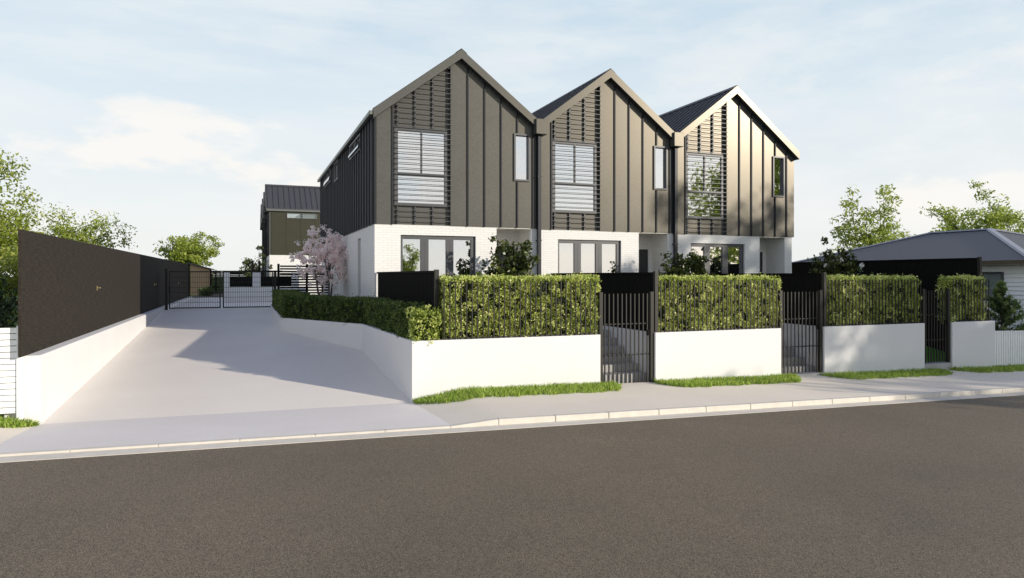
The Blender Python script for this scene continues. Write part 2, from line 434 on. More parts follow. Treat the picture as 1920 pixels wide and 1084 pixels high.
o = MB().box(6.98, 7.12, 13.21, 15.36, -2.8, -1.33).build('step_side_wall', 'render', loc=(7, 13.2, -2.4)); tag(o, 'low white wall on left side of the steps at the first gate', 'wall', 'white walls beside the steps')
o = MB().box(11.93, 12.07, 13.21, 15.36, -2.8, -1.33).build('step_side_wall', 'render', loc=(12, 13.2, -2.4)); tag(o, 'low white wall on left side of the steps at the middle gate', 'wall', 'white walls beside the steps')
# thresholds under two gates
for x0, x1, z, lab in ((12.07, 13.43, -2.40, 'pale concrete sill under the middle pedestrian gate'), (16.945, 18.0, -2.36, 'pale concrete sill under the narrow end gate')):
    o = MB().box(x0, x1, 13.0, 13.30, -2.9, z).build('gate_sill', 'steps', loc=(x0, 13, z)); tag(o, lab, 'sill', 'concrete sills under gates')

# ------------------------------------------------------------------ black corrugated divider fences (along the depth)
def corrugated_y(x, y0, y1, z0, z1, pitch=.10, amp=.018, th=.012):
    mb = MB(); n = max(2, int((y1 - y0) / (pitch / 4))); pts = []
    prof = [0, amp, amp, 0]
    for i in range(n + 1):
        pts.append((x + prof[i % 4] - amp / 2, y0 + (y1 - y0) * i / n))
    for i in range(n):
        (xa, ya), (xb, yb) = pts[i], pts[i + 1]
        mb.poly([(xa, ya, z0), (xb, yb, z0), (xb, yb, z1), (xa, ya, z1)])
        mb.poly([(xa + th, ya, z1), (xb + th, yb, z1), (xb + th, yb, z0), (xa + th, ya, z0)])
        mb.poly([(xa, ya, z1), (xb, yb, z1), (xb + th, yb, z1), (xa + th, ya, z1)])
    return mb
def divider(x, y0, y1, z0, z1, lab, name='divider_fence'):
    t = thing(name, lab, 'fence', (x, y0, z0), group='black corrugated fences between the gardens')
    L = (x, y0, z0)
    corrugated_y(x, y0 + .09, y1, z0 + .02, z1 - .012).build('panel', 'black', t, L)
    MB().box(x - .04, x + .04, y0, y0 + .085, z0, z1 + .02).build('post', 'bar', t, L)
    MB().box(x - .03, x + .035, y0 + .09, y1, z1 - .04, z1).build('rail', 'black', t, L)
    MB().box(x - .028, x + .03, y0 + .09, y1, z0 + .002, z0 + .05).build('rail', 'black', t, L)
    return t
divider(3.60, 13.36, 18.70, WT, .115, 'black corrugated fence panel from wall corner back to the left house').rotation_euler = (0, 0, R(2.5))
divider(8.58, 13.06, 18.7, WT, .09, 'black corrugated fence behind the first gate running to the houses')
divider(13.52, 13.06, 18.7, WT, .08, 'black corrugated fence behind the middle gate running to the right house')
divider(19.52, 13.25, 34, -2.7, .53, 'tall black corrugated boundary fence beside the neighbouring grey roofed house', 'boundary_fence')

# ------------------------------------------------------------------ railings on the walls, and pedestrian gates
BARW = .021
def bar_mesh(h, w=BARW):
    mb = MB().box(-w / 2, w / 2, -w / 2, w / 2, 0, h)
    me_o = mb.build('bar', 'bar'); return me_o
def railing(x0, x1, top, lab, posts=()):
    t = thing('railing', lab, 'railing', ((x0 + x1) / 2, 13.05, WT), group='vertical bar railings on the white walls')
    ox = (x0 + x1) / 2
    first = MB().box(-BARW / 2, BARW / 2, -BARW / 2, BARW / 2, 0, top - WT).build('bar', 'bar', t)
    n = int((x1 - x0) / .112); bars = []
    for i in range(n + 1):
        b = first if i == 0 else first.copy()
        if i: COL.objects.link(b); b.parent = t
        b.location = (x0 + (x1 - x0) * i / n - ox, 0, 0)
    MB().box(x0 - ox, x1 - ox,   .0115, .03, .0, .035).build('rail', 'bar', t)
    for px, pt in posts:
        MB().box(px - .035 - ox, px + .035 - ox, -.045, .03, -.0, pt - WT).build('post', 'bar', t)
    return t
railing(3.66, 7.02, -.10, 'dark vertical bar railing on the corner wall in front of the longest lit hedge')
railing(8.68, 11.98, -.09, 'dark vertical bar railing on wall between the first and middle gates')
railing(13.62, 16.84, -.09, 'dark vertical bar railing on wall between the middle and end gates')
railing(18.10, 19.55, -.09, 'short dark vertical bar railing on the end wall by the picket fence')
def gate(x0, x1, lab, zb, ztop=-.385, rails=(-1.735, -1.05)):
    t = thing('pedestrian_gate', lab, 'gate', ((x0 + x1) / 2, 13.09, zb), group='black pedestrian gates of vertical bars')
    ox = (x0 + x1) / 2
    a, b = x0 + .045, x1 - .05
    for px in (a, b):
        MB().box(px - .04 - ox, px + .04 - ox, -.04, .04, 0, -.345 - zb).build('post', 'bar', t)
    first = MB().box(-.0115, .0115, -.0115, .0115, 0.02, ztop - zb).build('bar', 'bar', t)
    n = int((b - a) / .107)
    for i in range(1, n):
        c = first if i == 1 else first.copy()
        if i > 1: COL.objects.link(c); c.parent = t
        c.location = (a + (b - a) * i / n - ox, 0, 0)
    for z in rails:
        MB().box(a + .04 - ox, b - .04 - ox,   .012, .035, z - zb - .012, z - zb + .012).build('rail', 'bar', t)
    MB().box(b - .11 - ox, b - .06 - ox, -.035, .035, -1.32 - zb, -1.2 - zb).build('latch', 'black', t)
gate(7.125, 8.509, 'black bar gate nearest the driveway, shut, sunlit steps behind its foot', -2.37)
gate(12.067, 13.432, 'middle black bar gate between the second and third white walls', -2.395)
gate(16.941, 18.006, 'narrow black bar gate at the right with green lawn behind', -2.355)

# ------------------------------------------------------------------ hedges
def hedge_block(name, boxes, leafmat, size, per_m2, rng, lab, cat='hedge', group=None, wob=.026, bias=0, loc=None, sprout=.04):
    Vs, Fs, Ts, Ms = [], [], [], []; off = 0
    for bx_ in boxes:
        x0, x1, y0, y1, z0, z1 = bx_[:6]
        i0 = len(Vs)
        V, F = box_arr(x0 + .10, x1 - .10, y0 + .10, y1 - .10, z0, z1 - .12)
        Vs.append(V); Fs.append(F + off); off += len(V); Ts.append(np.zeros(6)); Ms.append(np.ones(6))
        faces = [((x1 - x0) * (z1 - z0), 1, y0, -1), ((x1 - x0) * (z1 - z0), 1, y1, 1), ((y1 - y0) * (z1 - z0), 0, x0, -1), ((y1 - y0) * (z1 - z0), 0, x1, 1), ((x1 - x0) * (y1 - y0), 2, z1, 1)]
        for area, ax, val, sg in faces:
            nc = max(4, int(area * 85)); k = per_m2 // 85; n = nc * k
            C = np.stack([rng.uniform(x0, x1, nc), rng.uniform(y0, y1, nc), rng.uniform(z0, z1, nc)], 1)
            off_c = rng.normal(0, wob, nc)
            P = np.repeat(C, k, 0) + rng.normal(0, .045, (n, 3)); bump = np.repeat(off_c, k)
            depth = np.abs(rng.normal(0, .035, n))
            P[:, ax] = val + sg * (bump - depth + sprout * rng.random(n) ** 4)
            P[:, 0] = np.clip(P[:, 0], x0 - .05, x1 + .05); P[:, 2] = np.maximum(P[:, 2], z0 - .03)
            nr = np.zeros((n, 3)); nr[:, ax] = sg
            V, F = leaf_quads(P, size, rng, nr, aspect=.55, up=.4)
            Vs.append(V); Fs.append(F + off); off += len(V)
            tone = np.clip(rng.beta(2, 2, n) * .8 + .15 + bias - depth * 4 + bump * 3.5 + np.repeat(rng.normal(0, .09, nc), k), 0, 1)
            Ts.append(tone); Ms.append(np.zeros(n))
        if len(bx_) > 6:                                  # (ox, oy, angle): the run lies along its own x axis
            ox, oy, an = bx_[6]; ca, sa = math.cos(an), math.sin(an)
            for k in range(i0, len(Vs)):
                v = Vs[k]; Vs[k] = np.stack([ox + v[:, 0] * ca - v[:, 1] * sa, oy + v[:, 0] * sa + v[:, 1] * ca, v[:, 2]], 1)
    b = boxes[0]; loc = loc or ((b[0] + b[1]) / 2, (b[2] + b[3]) / 2, b[4])
    o = arr_mesh(name, np.concatenate(Vs), np.concatenate(Fs), np.concatenate(Ts), [leafmat, 'core'], np.concatenate(Ms), None, loc)
    return tag(o, lab, cat, group)
rng = np.random.default_rng(5)
HG = 'clipped hedges behind the wall railings'
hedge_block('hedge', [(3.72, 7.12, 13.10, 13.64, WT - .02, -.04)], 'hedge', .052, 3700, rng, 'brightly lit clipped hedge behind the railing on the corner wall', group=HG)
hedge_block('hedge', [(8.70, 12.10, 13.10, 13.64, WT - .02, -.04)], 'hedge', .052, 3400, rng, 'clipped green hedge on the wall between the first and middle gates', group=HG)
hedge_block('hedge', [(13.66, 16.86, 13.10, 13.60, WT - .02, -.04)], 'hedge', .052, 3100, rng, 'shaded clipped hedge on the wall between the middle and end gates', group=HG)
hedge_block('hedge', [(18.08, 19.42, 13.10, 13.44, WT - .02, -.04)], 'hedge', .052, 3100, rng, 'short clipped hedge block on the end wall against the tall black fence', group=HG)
hedge_block('corner_bush', [(3.07, 3.56, 13.05, 13.62, WT - .05, -.70)], 'hedge', .055, 2600, rng, 'small bright leafy bush on the wall corner in front of the black fence post', 'bush', wob=.04, bias=-.22)
def run(p, q, wd, z1, z0=WT - .03):
    d = (q[0] - p[0], q[1] - p[1]); ln = math.hypot(*d)
    return (-.06, ln + .06, -wd, 0, z0, z1, (p[0], p[1], math.atan2(d[1], d[0])))
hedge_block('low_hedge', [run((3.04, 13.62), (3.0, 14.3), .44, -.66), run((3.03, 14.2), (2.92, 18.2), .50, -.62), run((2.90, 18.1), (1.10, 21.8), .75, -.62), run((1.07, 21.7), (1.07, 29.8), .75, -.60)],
            'lowhedge', .048, 2600, rng, 'low dark green hedge trailing over the white wall along the driveway', wob=.025, loc=(3.2, 13.4, WT))

# ------------------------------------------------------------------ terraced houses
W, D = 4.81, 14.0
CB, EAVE, SL, XA = 2.68, 5.80, .761, 2.42
def zc(x, off=0):                                       # top of front cladding below the roof
    return EAVE + SL * x + off if x <= XA else EAVE + SL * (2 * XA - x) + off
def col_poly(x0, x1, zb):
    pts = [(x0, zb), (x1, zb), (x1, zc(x1))]
    if x0 < XA < x1: pts.append((XA, zc(XA)))
    pts.append((x0, zc(x0))); return pts
LX0, LX1 = .50, 2.15                                    # louvred bay
SW = (4.12, 4.55, 4.10, 5.42)                           # slim window x0 x1 z0 z1
BW = (.60, 2.06, 3.24, 5.38)                            # big window behind the louvres
DW = (.72, 2.91, 0.0, 2.40)                             # glazed doors
PX = (3.55, 4.64)                                       # porch
RTX0, RTX1 = -.07, 4.87
RT_AP = 7.66
def roof_z(x): return RT_AP - .761 * abs(x - XA)

def make_house(label):
    t = thing('terrace_house', label, 'house', group='dark gabled terrace houses facing the street')
    # --- ground floor brick
    mb = MB()
    mb.box(0, DW[0], 0, .24, -.4, CB); mb.box(DW[0], DW[1], 0, .24, DW[3], CB); mb.box(DW[1], PX[0], 0, .24, -.4, CB)
    mb.box(PX[1], W, 0, .24, -.4, CB)
    mb.box(DW[1] + .3, PX[0], .24, 1.0, -.4, CB); mb.box(PX[1], W, .24, 1.0, -.4, CB)
    mb.box(PX[0], PX[0] + .06, .92, 1.1, -.4, CB); mb.box(PX[0] + .95, PX[1], .92, 1.1, -.4, CB); mb.box(PX[0] + .06, PX[0] + .95, .92, 1.1, 2.18, CB)
    mb.build('brick_wall', 'brick', t)
    MB().box(0, W, D - .24, D, -.4, EAVE).build('rear_wall', 'brick', t)
    # --- entry door, porch floor
    d = MB().box(PX[0] + .06, PX[0] + .95, .96, 1.02, 0, 2.18).build('entry_door', 'darkdoor', t)
    MB().tube((PX[0] + .84, .94, .9), (PX[0] + .84, .94, 1.3), .014, .014).build('handle', 'brass', d)
    MB().box(PX[0] - .02, PX[1] + .02, -.3, .92, -.4, 0).build('porch_step', 'steps', t)
    MB().box(PX[0] + .002, PX[1] - .002, .002, .918, CB - .03, CB - .002).build('porch_ceiling', 'soffit', t)
    # --- glazed doors: a frame with three leaves
    fr = MB(); y0, y1 = .06, .14
    xs_ = [(DW[0], .79), (1.30, 1.53), (2.04, 2.26), (2.78, DW[1])]
    for a, b in xs_: fr.box(a, b, y0, y1, 0, DW[3])
    for a, b in ((.79, 1.30), (1.53, 2.04), (2.26, 2.78)):
        fr.box(a, b, y0, y1, 2.29, DW[3]); fr.box(a, b, y0, y1, 0, .14)
    for a in (1.415, 2.15): fr.box(a - .006, a + .006, y0 - .004, y0, 0, 2.28)
    gd = fr.build('glazed_door', 'frame', t)
    for a, b in ((.79, 1.30), (1.53, 2.04), (2.26, 2.78)):
        MB().box(a, b, .095, .105, .14, 2.29).build('pane', 'glass', gd)
    MB().tube((2.32 - .12, .05, .95), (2.32 - .12, .05, 1.2), .012, .012).build('handle', 'charcoal', gd)
    cu = MB()
    for k in range(14):
        xx = 1.50 + k * .045; cu.box(xx, xx + .043, .42 + (.02 if k % 2 else 0), .44 + (.02 if k % 2 else 0), .05, 2.45)
    for k in range(9):
        xx = 2.30 + k * .055; cu.box(xx, xx + .053, .44 + (.02 if k % 2 else 0), .46 + (.02 if k % 2 else 0), .05, 2.45)
    cu.build('curtain', 'pale_backing', gd)
    # --- floors and interior surfaces seen through the glass
    rm = MB()
    rm.box(.24, W - .24, 1.2, D - .3, -.4, -.002); rm.box(.24, DW[1] + .29, .26, 1.2, -.4, -.002)
    rm.box(.24, W - .24, 3.6, 3.75, 0, CB)
    rm.box(.24, W - .24, 2.8, 2.95, 2.99, EAVE)
    rm.build('room_wall', 'interior', t)
    MB().box(.02, W - .02, .16, D - .3, CB + .001, CB + .30).build('upper_floor', 'interior', t)
    # --- front cladding
    mb = MB()
    mb.prism_xz(col_poly(0, LX0, CB - .0), -.02, .12)
    mb.prism_xz(col_poly(LX1, SW[0], CB), -.02, .12)
    mb.prism_xz([(SW[0], CB), (SW[1], CB), (SW[1], SW[2]), (SW[0], SW[2])], -.02, .12)
    mb.prism_xz([(SW[0], SW[3]), (SW[1], SW[3]), (SW[1], zc(SW[1])), (SW[0], zc(SW[0]))], -.02, .12)
    mb.prism_xz(col_poly(SW[1], W, CB), -.02, .12)
    # recessed back of the louvred bay, around the window
    yb0, yb1 = .11, .24
    mb.prism_xz([(LX0 - .01, CB), (BW[0], CB), (BW[0], zc(BW[0])), (LX0 - .01, zc(LX0))], yb0, yb1)
    mb.prism_xz([(BW[1], CB), (LX1 + .01, CB), (LX1 + .01, zc(LX1)), (BW[1], zc(BW[1]))], yb0, yb1)
    mb.prism_xz([(BW[0], CB), (BW[1], CB), (BW[1], BW[2]), (BW[0], BW[2])], yb0, yb1)
    mb.prism_xz([(BW[0], BW[3]), (BW[1], BW[3]), (BW[1], zc(BW[1])), (BW[0], zc(BW[0]))], yb0, yb1)
    mb.build('cladding', 'cladding', t)
    # --- standing seams and trims
    sm = MB()
    for x_ in (2.66, 3.17, 3.68, 4.19, 4.69):
        w = .019
        if SW[0] - .02 < x_ < SW[1] + .02:
            sm.box(x_ - w, x_ + w, -.058, -.021, CB, SW[2] - .06); sm.box(x_ - w, x_ + w, -.058, -.021, SW[3] + .06, zc(x_) - .06)
        else:
            sm.box(x_ - w, x_ + w, -.058, -.021, CB, zc(x_) - .04)
    sm.box(-.012, .045, -.05, -.021, CB, zc(.02)); sm.box(LX0 - .035, LX0 + .012, -.05, -.021, CB, zc(LX0))
    # flashing that follows the rake under the right barge
    n = (SL / math.hypot(1, SL), 1 / math.hypot(1, SL))
    for xa_, xb_ in ((2.16, XA), (XA, W)):
        sm.hexa([(xa_, -.05, zc(xa_) - .09), (xb_, -.05, zc(xb_) - .09), (xb_, -.021, zc(xb_) - .09), (xa_, -.021, zc(xa_) - .09)],
                [(xa_, -.05, zc(xa_) - .04), (xb_, -.05, zc(xb_) - .04), (xb_, -.021, zc(xb_) - .04), (xa_, -.021, zc(xa_) - .04)])
    sm.build('standing_seam', 'seam', t)
    # --- louvres
    lv = MB(); z = CB + .12
    while z < zc(LX1) - .12:
        xs0 = LX0 - .03
        if z > zc(xs0) - .14: xs0 = (z - EAVE + .14) / SL
        if xs0 < LX1 - .1: lv.box(xs0, LX1 + .03, -.045, -.024, z, z + .015)
        if xs0 < LX1 - .1: lv.box(max(xs0, LX0 + .015), LX1 - .005, -.024, -.008, z + .003, z + .013)
        z += .145
    sc = lv.build('louvre_screen', 'frame', t)
    for x_ in (.64, 1.14, 1.65):
        MB().box(x_ - .02, x_ + .02, .05, .109, CB + .0, BW[2] - .03).build('louvre_batten', 'charcoal', sc)
        if zc(x_) - .16 > BW[3] + .05: MB().box(x_ - .02, x_ + .02, .05, .109, BW[3] + .05, zc(x_) - .12).build('louvre_batten', 'charcoal', sc)
    # --- big window
    fr = MB(); y0, y1 = .065, .15; f = .06
    zt = 4.10
    fr.box(BW[0] - .04, BW[0] + f, y0, y1, BW[2] - .03, BW[3] + .03); fr.box(BW[1] - f, BW[1] + .04, y0, y1, BW[2] - .03, BW[3] + .03)
    fr.box(BW[0] + f, BW[1] - f, y0, y1, BW[2] - .03, BW[2] + f); fr.box(BW[0] + f, BW[1] - f, y0, y1, BW[3] - f, BW[3] + .03)
    fr.box(BW[0] + f, BW[1] - f, y0 - .01, y1, zt - .04, zt + .045)
    xm = (BW[0] + BW[1]) / 2 - .0
    fr.box(xm - .02, xm + .02, y0, y1, zt + .045, BW[3] - f)
    wn = fr.build('window', 'frame', t)
    for a, b, c, d_ in ((BW[0] + f, xm - .02, zt + .045, BW[3] - f), (xm + .02, BW[1] - f, zt + .045, BW[3] - f), (BW[0] + f, BW[1] - f, BW[2] + f, zt - .04)):
        MB().box(a, b, .105, .113, c, d_).build('pane', 'glass', wn)
    cu = MB()
    for k in range(20):
        xx = .62 + k * .045; cu.box(xx, xx + .043, .34 + (.02 if k % 2 else 0), .36 + (.02 if k % 2 else 0), 3.0, 5.5)
    cu.build('curtain', 'pale_backing', wn)
    # --- slim window in a projecting box frame
    fr = MB(); p = .04
    fr.box(SW[0] - p, SW[0] + .01, -.065, .10, SW[2] - p, SW[3] + p); fr.box(SW[1] - .01, SW[1] + p, -.065, .10, SW[2] - p, SW[3] + p)
    fr.box(SW[0] + .01, SW[1] - .01, -.065, .10, SW[2] - p, SW[2] + .01); fr.box(SW[0] + .01, SW[1] - .01, -.065, .10, SW[3] - .01, SW[3] + p)
    wn = fr.build('window', 'frame', t)
    MB().box(SW[0] + .01, SW[1] - .01, .03, .04, SW[2] + .01, SW[3] - .01).build('pane', 'glass', wn)
    MB().box(SW[0] - .1, SW[1] + .1, .30, .32, SW[2] - .1, SW[3] + .1).build('curtain', 'pale_backing', wn)
    # --- roof: two ribbed slopes, ridge cap, barge boards
    yF, yB = -.20, D + .1; th = .05
    rf = MB()
    def slope(xa_, xb_):
        za, zb = roof_z(xa_), roof_z(xb_)
        rf.hexa([(xa_, yF, za - th), (xb_, yF, zb - th), (xb_, yB, zb - th), (xa_, yB, za - th)], [(xa_, yF, za), (xb_, yF, zb), (xb_, yB, zb), (xa_, yB, za)])
        y = yF + .12
        while y < yB - .1:
            rf.hexa([(xa_, y - .018, za - .001), (xb_, y - .018, zb - .001), (xb_, y + .018, zb - .001), (xa_, y + .018, za - .001)],
                    [(xa_, y - .014, za + .048), (xb_, y - .014, zb + .048), (xb_, y + .014, zb + .048), (xa_, y + .014, za + .048)])
            y += .36
    slope(RTX0, XA - .001); slope(XA + .001, RTX1)
    r = rf.build('roof', 'roof', t)
    rc = MB()
    for sx in (-1, 1):
        a, b = XA, XA + sx * .16
        q = [(a, yF - .01, roof_z(a) + .04), (b, yF - .01, roof_z(b) + .04), (b, yB, roof_z(b) + .04), (a, yB, roof_z(a) + .04)]
        q2 = [(x_, y_, z_ + .012) for x_, y_, z_ in q]
        rc.hexa(q, q2) if sx > 0 else rc.hexa(q[::-1], q2[::-1])
    rc.build('ridge_cap', 'roof', r)
    bg = MB()
    for xa_, xb_ in ((RTX0, XA), (XA, RTX1)):
        za, zb = roof_z(xa_), roof_z(xb_)
        bg.hexa([(xa_, yF - .025, za - .235), (xb_, yF - .025, zb - .235), (xb_, yF - .002, zb - .235), (xa_, yF - .002, za - .235)],
                [(xa_, yF - .025, za + .02), (xb_, yF - .025, zb + .02), (xb_, yF - .002, zb + .02), (xa_, yF - .002, za + .02)])
    bg.build('barge_board', 'cladding', t)
    sf = MB()
    for xa_, xb_ in ((RTX0 + .01, XA), (XA, RTX1 - .01)):
        za, zb = roof_z(xa_) - .235, roof_z(xb_) - .235
        sf.hexa([(xa_, yF - .001, za), (xb_, yF - .001, zb), (xb_, -.021, zb), (xa_, -.021, za)],
                [(xa_, yF - .001, za + .02), (xb_, yF - .001, zb + .02), (xb_, -.021, zb + .02), (xa_, -.021, za + .02)])
    sf.build('soffit', 'charcoal', t)
    return t
def side_wall(t, side, opening=None, ribs=False, clad='cladding'):
    """brick below, cladding above, on the x=0 (side 0) or x=W (side 1) flank"""
    def bx(mb, o0, o1, *a):                               # distance outwards from the flank
        if side == 0: mb.box(-o1, -o0, *a)
        else: mb.box(W + o0, W + o1, *a)
    mb = MB()
    if opening:
        a, b, z1 = opening
        bx(mb, -.24, 0, .242, a, -.4, CB - .002); bx(mb, -.24, 0, b, D - .242, -.4, CB - .002); bx(mb, -.24, 0, a, b, z1, CB - .002)
    else:
        bx(mb, -.24, 0, 1.002 if side else .242, D - .242, -.4, CB - .002)
    mb.build('brick_wall', 'brick', t)
    mb = MB(); bx(mb, -.18, .02, .122, D - .01, CB, EAVE - .02 if side == 0 else zc(W) - .02)
    o = mb.build('cladding', 'sideclad' if ribs else clad, t)
    sm = MB()
    n = 29
    for i in range(n + 1):
        y = .13 + (D - .3) * i / n
        if ribs: bx(sm, .021, .075, y - .02, y + .02, CB, EAVE - .05)
        elif i % 2 == 0: bx(sm, .021, .034, y - .012, y + .012, CB, EAVE - .05)
    if not ribs: bx(sm, .0211, .0305, .13, D - .2, CB + 1.45, CB + 1.47)
    sm.build('standing_seam', 'charcoal' if ribs else clad, t)
    return o
def side_window(t, side, y0, y1, z0, z1, n=1, tilt=0, out=.09, glass='glass'):
    s = -1 if side == 0 else 1; x0 = 0 if side == 0 else W
    def bx(mb, o0, o1, *a):
        mb.box(min(x0 + s * o0, x0 + s * o1), max(x0 + s * o0, x0 + s * o1), *a)
    mb = MB(); f = .05
    bx(mb, .0, out, y0 - f, y0, z0 - f, z1 + f); bx(mb, .0, out, y1, y1 + f, z0 - f, z1 + f)
    bx(mb, .0, out, y0, y1, z0 - f, z0); bx(mb, .0, out, y0, y1, z1, z1 + f)
    for k in range(1, n): ym = y0 + (y1 - y0) * k / n; bx(mb, .0, out, ym - .025, ym + .025, z0, z1)
    w = mb.build('window', 'frame', t)
    for k in range(n):
        a = y0 + (y1 - y0) * k / n + .026; b = y0 + (y1 - y0) * (k + 1) / n - .026
        xo = x0 + s * (.05); xt = x0 + s * (.05 + tilt)
        p = [(xt, a, z0 + .01), (xt, b, z0 + .01), (xo, b, z1 - .01), (xo, a, z1 - .01)]
        if s < 0: p = p[::-1]
        q = [(px - s * .008, py, pz) for px, py, pz in p]
        MB().poly(p).poly(q[::-1]).build('pane', glass, w)
    if glass != 'glass':
        bl = MB(); bx(bl, .024, .030, y0, y1, z0, z1); bl.build('pale_backing', 'pale_backing', w)  # pale sheet close behind the panes stands in for reflected sky
    return w
def gutter_run(t, side):
    mb = MB(); z = roof_z(RTX0) - .10
    s = -1 if side == 0 else 1; xe = RTX0 if side == 0 else RTX1
    xa, xb = xe - s * .0, xe + s * .11
    mb.box(min(xa, xb), max(xa, xb), -.2, D + .1, z - .05, z + .07)
    return mb.build('gutter', 'gutter', t, bevel=.02)
def downpipe(t):
    d = MB().box(4.80, 4.91, -.165, -.06, -.3, 5.5).build('downpipe', 'pipe', t, bevel=.01)
    MB().box(4.69, 5.05, -.30, -.025, 5.45, 5.90).build('rain_head', 'cladding', d, bevel=.01)
    for z in (.6, 2.3, 4.2): MB().box(4.785, 4.925, -.17, -.022, z, z + .03).build('bracket', 'pipe', d)

HB = -1.25
h1 = make_house('left house of the terrace, its ribbed side wall along the driveway')
h2 = copy_tree(h1); h2['label'] = 'middle house of the terrace, between the two downpipes'
h3 = copy_tree(h1); h3['label'] = 'right house of the terrace with bright glare on its gable cladding'
rear = [copy_tree(h1) for _ in range(4)]
h1.location = (3.29, Y1, HB); h2.location = (8.10, Y1, HB - .03); h3.location = (12.91, Y1, HB - .06)
side_wall(h1, 0, opening=(2.42, 3.0, 2.42), ribs=True); side_wall(h1, 1)
sl = MB().box(.14, .16, 2.42, 3.0, 0, 2.42).build('side_window', 'clearglass', h1)
MB().box(.10, .139, 2.42, 2.47, 0, 2.42).box(.10, .139, 2.95, 3.0, 0, 2.42).box(.10, .139, 2.47, 2.95, 2.36, 2.42).build('frame', 'frame', sl)
MB().box(.3, .32, 2.3, 3.1, 0, 2.6).build('curtain', 'darkdoor', sl)  # dark sheet set behind the glass so the slot reads black
side_window(h1, 0, 2.05, 4.15, 5.12, 5.5, n=2, tilt=.10)
side_window(h1, 0, 7.25, 8.3, 4.93, 5.55, n=1)
side_window(h1, 0, 9.7, 11.8, 5.15, 5.6, n=2, tilt=.10)
gutter_run(h1, 0); downpipe(h1)
side_wall(h2, 0); side_wall(h2, 1); downpipe(h2)
side_wall(h3, 0); side_wall(h3, 1)
# the end house is a little wider: extra strip of cladding past the last seam and its brick return
MB().box(W + .002, 5.04, -.02, D - .02, CB, zc(W) - .14).build('cladding', 'cladding', h3)
MB().box(W + .002, 4.97, .012, 2.0, -.4, CB - .003).build('brick_wall', 'brick', h3)
MB().hexa([(RTX1 + .001, -.225, roof_z(RTX1) - .235), (5.10, -.225, roof_z(5.10) - .235), (5.10, D, roof_z(5.10) - .235), (RTX1 + .001, D, roof_z(RTX1) - .235)],
          [(RTX1 + .001, -.225, roof_z(RTX1) + .02), (5.10, -.225, roof_z(5.10) + .02), (5.10, D, roof_z(5.10) + .02), (RTX1 + .001, D, roof_z(RTX1) + .02)]).build('barge_board', 'cladding', h3)
gutter = None
# rear block: fronts face the driveway, ridges run across
names = ['nearest house of the rear block, blank side wall with a two-pane slit window', 'second house of the rear block, only a sliver of its gable showing',
         'third house of the rear block, only a sliver of its gable showing', 'farthest house of the rear block, only a sliver of its gable showing']
for i, r_ in enumerate(rear):
    r_.location = (1.5, 48.5 + W * (i + 1), HB); r_.rotation_euler = (0, 0, R(-90))
    r_['label'] = names[i]; r_['group'] = 'dark gabled houses of the rear block'
    if i == 0: side_wall(r_, 1, clad='olive')
    if i == 3: side_wall(r_, 0)
    downpipe(r_) if i > 0 else None
side_window(rear[0], 1, 1.15, 3.05, 5.20, 5.48, n=2, out=.06, glass='clearglass')
gutter_run(rear[0], 1)

# ------------------------------------------------------------------ left: dark fence, white slat fence
t = thing('dark_fence', 'long dark brown board fence on the white wall left of the driveway', 'fence', (-3.25, 12.67, -1.27))
L = (-3.25, 12.67, -1.27)
ys_ = [12.67, 17.9, 25.9, 33.2, 39.8, 46.5]
for a, b in zip(ys_, ys_[1:]):
    MB().box(-3.29, -3.25, a + .004, b - .004, -1.262, .73).build('panel', 'darkfence', t, L)
for y, z in ((18.5, -.29), (29.3, -.33), (39.3, -.35)):
    h = MB().box(-3.249, -3.24, y - .05, y + .05, z - .045, z + .06).build('handle', 'brass', t, L)
    MB().tube((-3.24, y, z + .02), (-3.18, y, z + .02), .012, .012).tube((-3.18, y, z + .02), (-3.18, y - .16, z + .02), .016, .014).build('lever', 'brass', h, L)
for y in (46.5,):
    MB().box(-3.3, -3.2, y, y + .1, -1.262, .75).build('post', 'black', t, L)
t = thing('slat_fence', 'white horizontal slat fence at far left in front of a dark shrub', 'fence', (-3.3, 12.84, -2.2))
L = (-3.3, 12.84, -2.2)
MB().box(-3.345, -3.27, 12.80, 12.88, -2.3, -.78).build('post', 'whitepaint', t, L, bevel=.004)
MB().box(-5.90, -5.82, 12.80, 12.88, -2.2, -.78).build('post', 'whitepaint', t, L, bevel=.004)
sl = MB()
for k in range(14): sl.box(-5.82, -3.345, 12.83, 12.85, -2.15 + k * .0965, -2.15 + k * .0965 + .085)
sl.build('slat_panel', 'whitepaint', t, L)

# ------------------------------------------------------------------ driveway gate
def gate_leaf(x0, x1, lab):
    zb, zt = -1.36, .21; Y = 31.0; L = ((x0 + x1) / 2, Y, zb)
    t = thing('driveway_gate', lab, 'gate', L, group='mesh leaves of the driveway gate')
    f = .05
    MB().box(x0, x0 + f, Y - .025, Y + .025, zb + .03, zt).box(x1 - f, x1, Y - .025, Y + .025, zb + .03, zt).box(x0 + f, x1 - f, Y - .025, Y + .025, zt - f, zt).box(x0 + f, x1 - f, Y - .025, Y + .025, zb + .03, zb + .03 + f).build('frame', 'bar', t, L)
    m = MB(); n = int((x1 - x0 - 2 * f) / .083)
    for i in range(1, n):
        x = x0 + f + (x1 - x0 - 2 * f) * i / n; m.box(x - .0055, x + .0055, Y - .006, Y + .006, zb + .08, zt - f)
    for k in range(1, 7):
        z = zb + .06 + (zt - zb - .1) * k / 7; m.box(x0 + f, x1 - f, Y - .016, Y - .0065, z - .007, z + .007)
    m.build('mesh_panel', 'bar', t, L)
    MB().box(x0 + .012, x0 + .038, Y - .028, Y - .0255, zb + .7, zb + .95).build('latch_plate', 'black', t, L)
gate_leaf(-2.90, -.955, 'left mesh leaf of the driveway gate, beside the dark fence')
